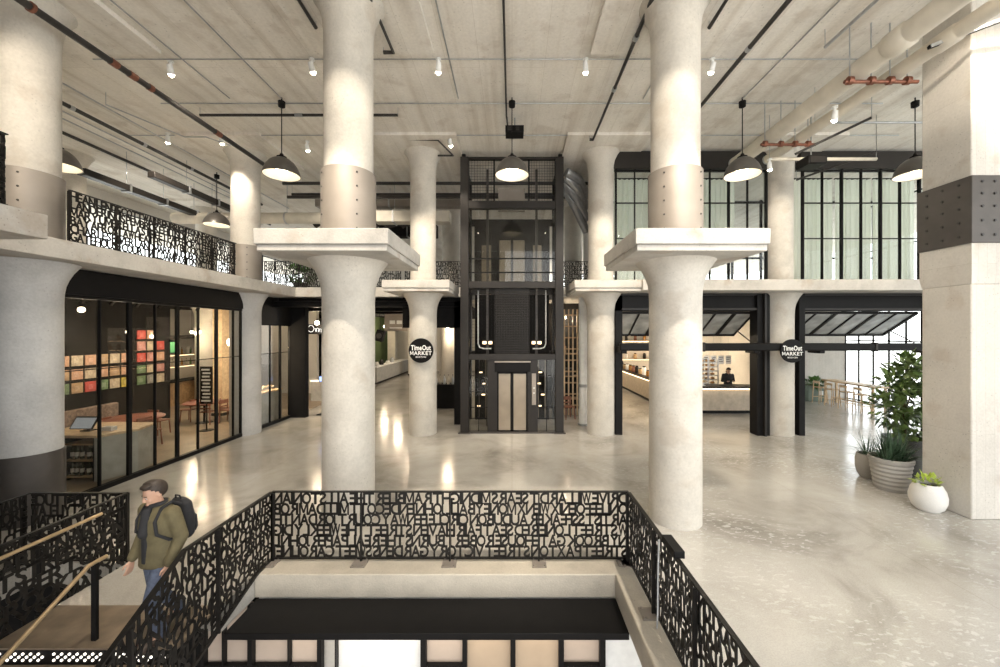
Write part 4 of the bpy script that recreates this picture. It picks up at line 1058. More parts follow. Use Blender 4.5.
part('front', MB().box(-9.6,-7.9,18.6,18.7,0,1.0), M['cnt'], t); part('worktop', MB().box(-9.6,-7.85,18.5,19.1,1.0,1.05), M['white'], t); part('light_strip', MB().box(-9.6,-7.9,18.56,18.6,.95,.98), M['led'], t)
# shop between the sign column and the lift
t = thing('shop_shelf', 'framed display shelf on the white shop wall beside the lift', 'shelf', (-2.45,19.2,1.9))
part('frame', MB().box(-2.75,-2.68,19,19.3,1.6,3.2).box(-2.25,-2.18,19,19.3,1.6,3.2).box(-2.75,-2.18,19,19.3,3.15,3.2).box(-2.75,-2.18,19,19.3,1.6,1.65), M['black'], t)
for z in (2.0,2.4,2.8): part('shelf_board', MB().box(-2.68,-2.25,19.02,19.28,z,z+.03), M['black'], t)
part('goods', MB().box(-2.62,-2.5,19.1,19.2,2.03,2.2).box(-2.45,-2.33,19.1,19.2,2.43,2.62).box(-2.6,-2.4,19.1,19.2,2.83,3.0), M['white'], t)
struct('wall_shop', MB().box(-3.6,-2.0,19.4,19.6,0,SB-.12), M['wall'])
t = thing('shop_counter', 'dark shop counter beside the lift', 'counter', (-2.8,17,0), kind='thing')
part('front', MB().box(-3.4,-2.3,16.8,17.4,0,1.0), M['blackwall'], t); part('worktop', MB().box(-3.45,-2.25,16.75,17.45,1.0,1.04), M['black'], t)
for k in range(6):
    t = thing('bottle', ['first','second','third','fourth','fifth','sixth'][k]+' pale bottle in line on the dark shop counter', 'bottle', (-3.3+.18*k,16.95,1.04), group='bottles on the shop counter')
    part('body', MB().lathe([(r*1.4,z*1.2) for r, z in BP], n=12), M['lab' if k % 2 else 'galv'], t, True); part('cap', MB().cyl((0,0,.37),(0,0,.41),.02,n=8), M['black'], t, True)
t = thing('black_door_frame', 'tall black steel door frame next to the lift tower', 'frame', (-1.85,14.0,0), kind='thing')
part('jamb', MB().box(-2.06,-1.80,13.9,14.2,0,SB-.1), M['black'], t); part('header', MB().box(-3.9,-1.8,13.9,14.1,3.45,SB), M['blackwall'], t)
globe((-2.9,17.6,3.4), 'warm globe lamp over the dark shop counter', .1, SB-.12-3.4).data.energy = 60
# lattice rack right of the lift
t = thing('lattice_rack', 'tall wooden lattice rack between the lift and the plain round column', 'rack', (2.2,15.6,0), kind='thing')
b = MB()
for i in range(6): b.box(1.72+.17*i,1.77+.17*i,15.5,15.55,0,4.2)
part('upright_slats', b, M['woodp'], t)
b = MB()
for i in range(9): b.box(1.7,2.65,15.55,15.6,.35+.45*i,.40+.45*i)
part('cross_slats', b, M['wood'], t)
for k in range(3): part('shelf_board', MB().box(1.7,2.65,15.6,16.0,.6+.9*k,.64+.9*k), M['wood'], t)
struct('wall_rack', MB().box(1.5,4.3,16.8,17.0,0,SB), M['blackwall'])
for i,(x,z,m,lab) in enumerate(((1.95,.64,'redchair','reddish wooden crate on the lowest lattice rack shelf'),(2.3,1.54,'gmetal','dark crate on the middle lattice rack shelf'),(2.0,2.44,'wood','brown crate on the top lattice rack shelf'))):
    t = thing('crate', lab, 'crate', (x,15.8,z)); part('body', MB().box(-.18,.18,-.14,.14,0,.3), M[m], t, True, bevel=.01); part('handle_slot', MB().box(-.06,.06,-.145,-.138,.2,.25), M['black'], t, True)
o = dup(c0, (2.15,14.9,0), .3, 'reddish wooden chair before the lattice rack by the lift')
t = thing('standpipe', 'fat white standpipe beside the plain round column near the lift', 'pipe', (2.4,13.6,0))
part('pipe_run', MB().cyl((2.55,13.9,0),(2.55,13.9,SB),.17,n=24), M['white'], t); part('valve_collar', MB().cyl((2.55,13.9,1.35),(2.55,13.9,1.45),.19,n=24), M['galv'], t); part('foot_flange', MB().cyl((2.55,13.9,0),(2.55,13.9,.06),.21,n=24), M['galv'], t)
globe((2.2,16.3,3.9), 'warm globe lamp behind the lattice rack', .07, SB-3.9).data.energy = 90

# ================================================================== market openings
t = thing('opening_frame', 'black steel portal frame of the market counter opening', 'frame', (5.8,12.6,0), kind='thing')
part('jamb', MB().box(3.32,3.54,12.5,12.8,0,SB), M['black'], t); part('jamb', MB().box(7.80,8.20,12.4,12.8,0,SB), M['black'], t)
part('jamb_flange', MB().box(7.98,8.04,12.3,12.42,0,SB), M['gmetal'], t)
hd = part('header', MB().box(3.32,8.22,12.5,12.8,3.98,SB), M['black'], t); part('header_flange', MB().box(3.5,8.0,12.42,12.5,4.0,4.06).box(3.5,8.0,12.42,12.5,SB-.06,SB), M['gmetal'], hd)
t = thing('opening_frame', 'black steel portal frame of the opening with stools and daylight', 'frame', (11.5,12.6,0), kind='thing')
part('jamb', MB().box(9.14,9.32,12.4,12.7,0,SB), M['black'], t); part('jamb', MB().box(13.3,13.6,12.4,12.7,0,SB), M['black'], t)
hd = part('header', MB().box(9.14,13.6,12.5,12.8,3.98,SB), M['black'], t); part('header_flange', MB().box(9.3,13.4,12.42,12.5,4.0,4.06).box(9.3,13.4,12.42,12.5,SB-.06,SB), M['gmetal'], hd)
M['ribglass'] = plain('milky_ribbed_glass', (.50,.52,.52), .22, .55, .35, 2.2)
def tiltdoor(label, x0, x1):
    t = thing('tilted_glass_door', label, 'door', ((x0+x1)/2,13.2,3.5))
    a, b = Vector((0,12.82,3.93)), Vector((0,14.0,3.2))
    n = max(2, round((x1-x0)/.62)); f = MB()
    for i in range(n+1):
        x = x0+(x1-x0)*i/n; w = .12 if i % 2 == 0 else .05
        f.bar((x,a.y,a.z),(x,b.y,b.z), w, .07)
    f.bar((x0,a.y,a.z),(x1,a.y,a.z),.08,.08); f.bar((x0,b.y,b.z),(x1,b.y,b.z),.10,.10)
    part('frame', f, M['black'], t)
    for i in range(n):
        xa, xb = x0+(x1-x0)*i/n+.03, x0+(x1-x0)*(i+1)/n-.03
        part('pane', MB().bar(((xa+xb)/2,a.y,a.z),((xa+xb)/2,b.y,b.z),xb-xa,.012), M['ribglass'], t)
    for x in (x0+.05,x1-.05): part('gas_strut', MB().cyl((x,12.85,2.95),(x,13.7,3.35),.02), M['gmetal'], t)
tiltdoor('tilted up glass door over the market counter opening', 3.56, 7.95)
tiltdoor('tilted up glass door over the opening with stools', 9.34, 13.3)
# counter
t = thing('market_counter', 'L shaped stone market counter with a warm light strip under its top', 'counter', (8,16,0), kind='thing')
M['cface'] = plain('ribbed_stone_counter', (.50,.42,.32), .5, 0, .14, 6)
part('front_panel', MB().box(6.5,11.0,15.75,15.95,.13,1.0), M['cface'], t); part('side_panel', MB().box(6.5,6.7,15.75,25.4,.13,1.0), M['cface'], t)
part('worktop', MB().box(6.42,11.05,15.66,16.5,1.03,1.09).box(6.42,7.2,16.5,25.4,1.03,1.09), M['gmetal'], t, bevel=.01)
part('light_strip', MB().box(6.5,11.0,15.69,15.73,.985,1.02).box(6.44,6.48,15.75,25.4,.985,1.02), M['led'], t)
part('kickboard', MB().box(6.55,11.0,15.8,15.95,0,.13).box(6.55,6.7,15.8,25.4,0,.13), M['black'], t)
struct('wall_market', MB().box(3.0,12.6,25.8,26,0,SB), concrete('market_tile_wall', (.62,.58,.52), .08, 0, .4))
struct('wall_market_end', MB().box(11.3,11.5,17.6,25.8,0,SB), M['wall'])
struct('ceiling_market', MB().box(3.0,11.3,14.3,26,SB-.25,SB-.004), M['blackwall'])
t = thing('bakery_rack', 'steel bakery rack with many trays behind the market counter', 'rack', (8.9,18.0,0), kind='thing')
f = MB()
for x in (8.35,8.95,9.4):
    for d in (17.8,18.3): f.box(x-.02,x+.02,d-.02,d+.02,0,2.1)
part('frame', f, M['galv'], t)
for k in range(9): part('tray', MB().box(8.36,9.4,17.82,18.28,.3+.2*k,.325+.2*k), M['galv'], t)
bread = plain('baked_bread', (.45,.25,.1), .7, 0, .3, 9)
l0 = None
for k in range(9):
    for j in range(4):
        p = (8.5+.24*j,17.95,.325+.2*k); row = ['lowest','second','third','fourth','fifth','sixth','seventh','eighth','highest'][k]
        if l0 is None: l0 = solo('bread_loaf', MB().sphere((8.5,17.95,.38), .09, 1.1, .9, .6, n=12, m=8), bread, 'x', 'bread', 'loaves on the bakery rack'); l0['label'] = f'brown loaf on the {row} tray of the bakery rack'; l0.location.z = .325
        else:
            o = l0.copy(); C.objects.link(o); o.location = (p[0],p[1],p[2]); o['label'] = f'brown loaf on the {row} tray of the bakery rack'
# things along the counter tops
R6 = random.Random(8)
def jar(loc, h, m, lab, grp):
    t = thing('jar', lab, 'jar', loc, group=grp)
    part('body', MB().lathe([(.001,0),(.09,0),(.1,.02),(.1,h*.75),(.07,h*.88),(.001,h*.88)], n=14), m, t, True); part('lid', MB().cyl((0,0,h*.88),(0,0,h),.075), M['black'], t, True)
jm = [M['amber'], M['white'], M['dish'], M['gmetal'], M['redchair']]; jn = ['amber','white','tan','dark','reddish']
for k in range(15):
    jar((6.8,16.6+.58*k,1.09), .25+.2*R6.random(), jm[k % 5], f'{jn[k%5]} jar, {["first","second","third"][k//5]} of that colour along the side arm of the market counter', 'jars along the market counter')
for k,(x,lab) in enumerate(((7.2,'first glass cake cover on the front of the market counter'),(7.9,'second glass cake cover on the front of the market counter'),(10.3,'glass cake cover by the end of the market counter'))):
    t = thing('cake_stand', lab, 'cake stand', (x,16.1,1.09)); part('plate', MB().lathe([(.001,0),(.1,0),(.03,.03),(.03,.1),(.17,.12),(.17,.135),(.001,.135)], n=20), M['white'], t, True); part('cover', MB().lathe([(.155,.135),(.155,.27),(.12,.34),(.02,.37),(.001,.37)], n=20), M['glass'], t, True); part('cake', MB().cyl((0,0,.135),(0,0,.22),.12,n=18), M['dish'], t, True)
t = thing('till_screen', 'pale till screen on the market counter near the server', 'till', (10.0,16.0,1.09)); part('screen', MB().cbox((0,0,.25),.4,.03,.3,Matrix.Rotation(-.3,4,'X')), M['white'], t, True, bevel=.01); part('foot', MB().box(-.1,.1,-.08,.08,0,.02).cyl((0,0,.02),(0,0,.2),.02), M['galv'], t, True)
# lit back shelves
t = thing('wall_shelving', 'lit shelving on the rear market wall', 'shelf', (8,25.6,1.8), kind='thing')
for z in (1.5,2.1,2.7): part('shelf_board', MB().box(6.5,12,25.45,25.8,z,z+.04), M['woodp'], t); part('shelf_light', MB().box(6.5,12,25.5,25.53,z-.03,z), M['led'], t)
k = 0
for z in (1.54,2.14,2.74):
    for j in range(9):
        jar((6.9+.6*j,25.62,z), .38, jm[(j+k) % 5], f'{jn[(j+k)%5]} jar on the {["lowest","middle","highest"][k]} lit shelf of the rear market wall', 'jars on the rear market shelves')
    k += 1
for i,(x,d) in enumerate(((4.4,17),(5.2,20.5),(7.6,18.6),(8.4,19.2),(9.2,19.8),(5.0,24),(9.8,23.5))):
    lo = globe((x,d,2.3 if i not in (0,1,5) else 3.2), ['warm globe lamp at the mouth of the market aisle','warm globe lamp half way down the market aisle','warm globe lamp first in line before the bakery rack','warm globe lamp over the bakery rack, second in line','warm globe lamp third in line behind the bakery rack','warm globe lamp at the end of the market aisle','warm globe lamp before the lit rear market shelves'][i], .12, SB-.25-(2.3 if i not in (0,1,5) else 3.2)); lo.data.energy = 120
# high table with stools by the windows
t = thing('high_table', 'long pale wooden high table by the bright windows', 'table', (14.9,17.0,0))
part('tabletop', MB().box(14.6,15.25,15.7,18.4,1.02,1.08), M['woodp'], t, bevel=.01)
for y in (15.85,18.25):
    for x in (14.67,15.18): part('leg', MB().box(x-.035,x+.035,y-.035,y+.035,0,1.02), M['woodp'], t)
part('foot_rail', MB().box(14.9,14.95,15.9,18.2,.25,.3), M['woodp'], t)
def stool():
    t = thing('bar_stool', 'x', 'stool', (0,0,0), group='pale wooden bar stools')
    m = M['woodp']
    part('seat', MB().box(-.19,.19,-.19,.19,.72,.76), m, t, True, bevel=.012)
    for sx in (-1,1):
        part('leg', MB().bar((sx*.16,-.16,.73),(sx*.20,-.21,0),.035,.035), m, t, True); part('leg', MB().bar((sx*.16,.17,1.02),(sx*.20,.21,0),.035,.035), m, t, True)
        part('stretcher', MB().bar((sx*.19,-.19,.28),(sx*.19,.19,.28),.025,.025), m, t, True)
    part('stretcher', MB().bar((-.19,-.2,.34),(.19,-.2,.34),.025,.025), m, t, True)
    part('backrest', MB().box(-.19,.19,.15,.19,.93,1.03), m, t, True, bevel=.01)
    return t
st0 = stool()
for i,(x,y,r) in enumerate(((14.3,15.95,PI/2),(14.3,16.65,PI/2),(14.3,17.4,PI/2),(14.3,18.1,PI/2))):
    o = st0 if i == 0 else dup(st0); o.location = (x,y,0); o.rotation_euler = (0,0,r)
    o['label'] = ['pale bar stool at the high table, beside the potted tree','second pale bar stool from the potted tree','third pale bar stool from the potted tree','pale bar stool at the high table, next to the green planter box'][i]
M['planter'] = plain('grey_green_planter', (.20,.26,.22), .6, 0, .1, 6)
def leafy(mb, c, n, rad, size, seed, sz=1.0, up=.3, squash=1.0):
    r = random.Random(seed)
    for k in range(n):
        while True:
            p = Vector((r.uniform(-1,1), r.uniform(-1,1), r.uniform(-1,1)))
            if .2 < p.length < 1: break
        q = Vector((c[0]+p.x*rad, c[1]+p.y*rad, c[2]+p.z*rad*sz))
        d = (p.normalized() + Vector((r.uniform(-.6,.6), r.uniform(-.6,.6), r.uniform(-.5,.5)+up))).normalized()
        a = d.cross(Vector((0,0,1))); 
        if a.length < .05: a = Vector((1,0,0))
        a.normalize(); nn = a.cross(d); L = size*r.uniform(.7,1.25); w = L*.27
        m = q + d*L*.5 + nn*L*.04; e = q + d*L - nn*L*.12
        mb.add([q, m + a*w - nn*L*.05, e, m - a*w - nn*L*.05, m], [(0,1,4),(1,2,4),(2,3,4),(3,0,4)])
    return mb
t = thing('planter_box', 'grey green planter box with low plants by the concrete wall', 'planter', (14.55,18.85,0), kind='thing')
part('box', MB().box(14.1,15.0,18.55,19.02,0,.75), M['planter'], t, bevel=.02); part('leaves', leafy(MB(), (14.55,18.72,.85), 160, .34, .22, 3, .5), M['leaf'], t); part('soil', MB().box(14.15,14.95,18.6,18.98,.74,.76), M['soil'], t); part('badge', MB().box(14.6,14.8,18.54,18.55,.3,.5), M['white'], t)
struct('wall_corner', MB().box(11.5,16.5,19.3,19.6,0,SB), M['square'])
# upper curtained glazing
def upper_glazing(label, x0, x1, step):
    D = 12.62; t = thing('curtained_glazing', label, 'glazing', ((x0+x1)/2,D,FT), kind='thing')
    f = MB(); n = round((x1-x0)/step)
    for i in range(n+1):
        x = x0+(x1-x0)*i/n; w = .024 if i % 2 == 0 else .009
        f.box(x-w,x+w,D-.05,D+.05,FT,8.56)
    for z in (FT+.05,6.32,7.47,8.52): f.box(x0,x1,D-.04,D+.04,z-.011-(.03 if z in (FT+.05,8.52) else 0),z+.011)
    part('frame', f, M['black'], t); part('header', MB().box(x0-.1,x1+.1,D-.08,D+.2,8.56,9.12), M['gmetal'], t)
    for i in range(n): part('pane', MB().box(x0+(x1-x0)*i/n+.02,x0+(x1-x0)*(i+1)/n-.02,D-.006,D+.006,FT+.06,8.5), M['glass'], t)
    return t
upper_glazing('black framed upper glazing beside the counter side jacketed column', 3.36, 8.22, .62)
upper_glazing('black framed upper glazing with pale curtains above the opening with stools', 9.40, 13.8, .62)
M['curt'] = fabric('pale_sheer_curtain', (.86,.88,.78), .6)
def curtain(label, x0, x1, D, z0, z1, seed, amp=.06):
    r = random.Random(seed); pts = []; x = x0
    while x < x1:
        pts.append((x, D+amp*math.sin(x*38+r.random())*r.uniform(.5,1))); x += .03
    b = MB(); n = len(pts)
    b.v = [(x,y,z0) for x, y in pts] + [(x,y,z1) for x, y in pts] + [(x,y+.004,z0) for x, y in pts] + [(x,y+.004,z1) for x, y in pts]
    b.f = [(i,i+1,n+i+1,n+i) for i in range(n-1)]
    o = thing('curtain', label, 'curtain', ((x0+x1)/2,D,z0), group='sheer curtains of the upper glazing')
    b.v = b.v[:2*n]; part('cloth', b, M['curt'], o, ang=80); part('curtain_rail', MB().box(x0,x1,D-.03,D+.03,z1,z1+.04), M['black'], o)
curtain('pale curtain half between the jacketed column and the plain lift column', 3.5,5.2,13.3,FT+.02,8.5,1); curtain('pale curtain behind the glazing above the market counter', 5.4,7.6,13.3,FT+1.1,8.5,2)
curtain('pale curtain beside the round column in the glazing above the stools', 9.5,10.9,13.3,FT+.02,8.5,3); curtain('middle pale curtain in the glazing above the stools', 11.0,12.2,13.3,FT+.02,8.5,4); curtain('pale curtain next to the square column in the glazing above the stools', 12.3,13.7,13.3,FT+.02,8.5,5)
struct('wall_upper_room', MB().box(3.2,3.36,12.9,17.5,FT,9.2), M['wall'])
f = MB()
for i in range(11): f.box(3.4+1.29*i-.04,3.4+1.29*i+.04,17.4,17.5,FT,9.2)
for z in (FT+.05,6.6,9.1): f.box(3.4,16.3,17.41,17.49,z-.04,z+.04)
struct('window_4', f, M['black']); solo('window_4_pane', MB().box(3.4,16.3,17.44,17.455,FT,9.2), M['glass'], kind='structure')

for k in range(5):
    t = thing('menu_card', ['first','second','third','fourth','fifth'][k]+' white menu card hanging in line above the bakery rack', 'card', (9.1+.36*k,19.0,1.95), group='white menu cards behind the market counter')
    part('sheet', MB().box(-.14,.14,0,.01,-.2,.2), M['white'], t, True); part('print_lines', MB().box(-.1,.1,-.004,0,.08,.11).box(-.1,.06,-.004,0,.0,.03).box(-.1,.09,-.004,0,-.1,-.07), M['gmetal'], t, True); part('wire', MB().cyl((0,.005,.2),(0,.005,2.33),.006,n=6), M['galv'], t, True)
t = thing('espresso_machine', 'steel espresso machine on the side arm of the market counter', 'machine', (6.75,16.2,1.09))
part('body', MB().box(-.2,.2,-.35,.35,.08,.5), M['galv'], t, True, bevel=.03); part('drip_tray', MB().box(.0,.32,-.3,.3,.04,.09), M['black'], t, True)
for y in (-.18,.18): part('group_head', MB().cyl((.22,y,.22),(.22,y,.34),.04), M['black'], t, True)
for x in (-.15,.15): part('foot', MB().cyl((x,-.3,0),(x,-.3,.08),.02).cyl((x,.3,0),(x,.3,.08),.02), M['black'], t, True)
# ================================================================== plants by the square column
def pot(mb, prof, c, n=40): return mb.lathe(prof, c, n)
def blades(mb, c, n, L, w, seed, spread=.9, droop=.5):
    r = random.Random(seed)
    for k in range(n):
        a = r.uniform(0, 2*PI); e = r.uniform(.15, spread); l = L*r.uniform(.6,1.1); ww = w*r.uniform(.8,1.2)
        d = Vector((math.cos(a), math.sin(a), 0)); s = Vector((-math.sin(a), math.cos(a), 0)); b = Vector(c) + d*r.uniform(0,.10) + s*r.uniform(-.05,.05)
        ps = []
        for j in range(5):
            t = j/4; p = b + d*(l*math.sin(e)*t) + Vector((0,0,l*math.cos(e)*t - droop*l*e*t*t*.6)); q = ww*(1-t)**.7*(.6+.4*min(1,t*3+.3))
            ps.append((p - s*q, p + Vector((0,0,-q*.35)), p + s*q))
        vs = [v for tr in ps for v in tr]; fs = []
        for j in range(4):
            fs += [(3*j,3*j+1,3*j+4,3*j+3),(3*j+1,3*j+2,3*j+5,3*j+4)]
        mb.add(vs, fs)
    return mb
M['potw'] = concrete('white_plaster_pot', (.72,.70,.66), .06, .1, .7, 4, bmp=.1)
M['potg'] = concrete('grey_stone_pot', (.36,.34,.31), .1, .3, .7, 4, bmp=.15)
M['potd'] = plain('dark_clay_pot', (.06,.058,.055), .5, 0, .1, 6)
M['yucca'] = plain('dark_blade_green', (.045,.085,.045), .45, 0, .5, 14); M['lime'] = plain('lime_leaf', (.36,.46,.06), .5, 0, .35, 18)
M['figleaf'] = plain('glossy_tree_leaf', (.13,.20,.06), .35, 0, .8, 7); M['bark'] = plain('brown_bark', (.14,.09,.05), .8, 0, .3, 20)
t = thing('potted_plant', 'round white tapered pot with lime green leaves, touching the square column side', 'plant', (7.73,7.25,0)); t.scale = (.73,.73,.95)
part('pot', pot(MB(), [(.001,0),(.22,0),(.30,.06),(.355,.18),(.365,.28),(.33,.40),(.265,.50),(.24,.52),(.22,.50),(.26,.42),(.001,.42)], (0,0,0)), M['potw'], t, True)
part('soil', MB().lathe([(.001,.43),(.25,.44),(.25,.45),(.001,.47)], n=24), M['soil'], t, True); part('leaves', leafy(MB(), (-.03,0,.54), 70, .22, .15, 5, .45, .5), M['lime'], t, True)
t = thing('potted_plant', 'wide ribbed grey pot with dark spiky blades in the middle of the pot group', 'plant', (7.96,8.2,0)); t.scale = (.78,.78,1.06)
rp = [(.001,0),(.33,0)] + [(.34+.09*(i/12)+(.02 if i % 2 else 0), .03+.5*i/12) for i in range(13)] + [(.455,.55),(.47,.58),(.47,.63),(.43,.64),(.41,.58),(.001,.56)]
part('pot', pot(MB(), rp, (0,0,0), 48), M['potg'], t, True); part('soil', MB().lathe([(.001,.57),(.41,.58),(.001,.60)], n=24), M['soil'], t, True)
b = MB()
for k,(x,y) in enumerate(((-.2,-.1),(.12,-.15),(.0,.15),(.25,.1),(-.05,-.02))): blades(b, (x,y,.56), 40, .8, .022, 20+k, 1.25, .3)
part('leaves', b, M['yucca'], t, True)
t = thing('potted_plant', 'small grey round pot with thin arching grass, behind the ribbed pot', 'plant', (8.12,8.87,0)); t.scale = (.76,.76,1.08)
part('pot', pot(MB(), [(.001,0),(.21,0),(.28,.08),(.325,.22),(.33,.36),(.30,.48),(.28,.50),(.26,.48),(.29,.40),(.001,.40)], (0,0,0)), M['potg'], t, True)
part('soil', MB().lathe([(.001,.42),(.28,.43),(.001,.45)], n=24), M['soil'], t, True); part('leaves', blades(blades(MB(), (-.05,0,.44), 36, .7, .011, 31, 1.25, .5), (.1,0,.44), 22, .45, .012, 32, 1.1, .5), M['yucca'], t, True)
t = thing('potted_tree', 'leafy green tree in a dark pot tucked behind the square column', 'tree', (9.12,9.05,0), kind='thing')
part('pot', pot(MB(), [(.001,0),(.27,0),(.33,.4),(.37,.78),(.40,.80),(.40,.86),(.36,.86),(.34,.80),(.001,.78)], (0,0,0)), M['potd'], t, True)
part('trunk', MB().tube([(0,0,.78),(.03,.02,1.2),(-.03,0,1.6),(.0,.02,2.2)], [.035,.03,.025,.012]).tube([(0,0,1.3),(-.25,-.1,1.75),(-.4,-.1,2.0)], [.018,.014,.006]).tube([(0,0,1.4),(.25,.1,1.9),(.3,.1,2.3)], [.018,.012,.006]).tube([(0,0,.8),(-.15,-.15,1.2),(-.25,-.2,1.5)], [.018,.012,.006]), M['bark'], t, True)
lv = MB()
for k,(x,y,z,r) in enumerate(((0,0,2.3,.36),(-.32,-.1,2.05,.34),(.3,.1,2.25,.36),(-.1,-.1,1.75,.42),(-.35,-.1,1.55,.34),(.25,0,1.6,.42),(-.15,-.1,1.25,.36),(.15,-.05,1.1,.34),(.05,0,2.55,.22))): leafy(lv, (x*1.35,y*1.6,z), 95, r*1.1, .23, 60+k, .8, .0)
part('leaves', lv, M['figleaf'], t, True)
# plants on the upper floor seen through the balustrade
for i,(x,y,h,lab) in enumerate(((-8.2,15.1,1.0,'bushy green plant on the upper floor behind the balustrade end, beside the cafe end column'),(-7.1,15.0,1.0,'bushy green plant on the upper floor behind the balustrade, second from the cafe end column'),(-5.9,15.2,.9,'bushy green plant on the upper floor behind the word balustrade, next to the jacketed column'))):
    t = thing('potted_shrub', lab, 'plant', (x,y,FT)); part('pot', pot(MB(), [(.001,0),(.2,0),(.26,.3),(.28,.32),(.25,.33),(.001,.3)], (0,0,0), 24), M['potd'], t, True); part('leaves', leafy(MB(), (0,0,.65), 220, .45, .2, 90+i, .85), M['leaf'], t, True)

# ================================================================== people
M['eye'] = plain('eye_white', (.5,.47,.44), .3)
M['skin'] = plain('skin', (.55,.33,.23), .5, 0, .05, 20)
def hand(mb, w, f, side, s=1.0, curl=.5):
    """w wrist, f hand direction (unit), side: unit vector toward the thumb"""
    w, f, th = Vector(w), Vector(f).normalized(), Vector(side).normalized()
    th = (th - f*th.dot(f)).normalized(); n = f.cross(th)
    if n.y > 0: n = -n                        # palm side curls forward/inward
    for j in (-1.5,-.5,.5,1.5):
        mb.cap(w + f*.01 + th*(j*.012*s), w + f*.085*s + th*(j*.019*s), .013*s, .0115*s, 8)
    for j, L in ((1.5,.068),(.5,.078),(-.5,.073),(-1.5,.055)):
        a = w + f*.088*s + th*(j*.0205*s); b = a + (f*(1-.3*curl) + n*.35*curl).normalized()*L*.5*s; c = b + (f*(1-.75*curl) + n*.8*curl).normalized()*L*.5*s
        mb.cap(a, b, .0095*s, .009*s, 8); mb.cap(b, c, .009*s, .0075*s, 8)
    a = w + f*.03*s + th*.024*s; b = a + (f*.6 + th*.75 + n*.15).normalized()*.042*s; c = b + (f*.9 + th*.2 + n*.25).normalized()*.032*s
    mb.cap(a, b, .0125*s, .0105*s, 8); mb.cap(b, c, .0105*s, .0085*s, 8)
def head_mb():
    m = MB()
    m.sphere((0,.012,.035), .098, .80, 1.02, .98, 24, 16)              # cranium
    m.lathe([(.001,-.118),(.030,-.113),(.048,-.09),(.060,-.055),(.068,-.01),(.070,.03)], (0,-.022,0), 20, .95, 1.05)   # face and jaw
    m.lathe([(.001,0),(.011,.002),(.016,.012),(.011,.04),(.006,.055),(.001,.056)], (0,-.098,-.048), 12, .9, 1.25)          # nose
    for s in (-1,1):
        m.sphere((s*.077,.015,-.01), .03, .28, .62, 1.0, 10, 8)         # ear
        m.sphere((s*.034,-.072,.012), .022, 1.2, .6, .42, 10, 6)        # brow
        m.sphere((s*.036,-.068,-.035), .026, 1.1, .7, .9, 10, 6)        # cheek
    m.sphere((0,-.088,-.074), .019, 1.25, .55, .38, 10, 6); m.sphere((0,-.086,-.086), .017, 1.15, .55, .42, 10, 6)         # lips
    m.sphere((0,-.078,-.108), .02, 1.1, .7, .7, 10, 6)                  # chin
    return m
def ell(c, rx, ry, n=20, tilt=0):
    return [(c[0]+rx*math.cos(2*PI*i/n), c[1]+ry*math.sin(2*PI*i/n), c[2]+tilt*ry*math.sin(2*PI*i/n)) for i in range(n)]
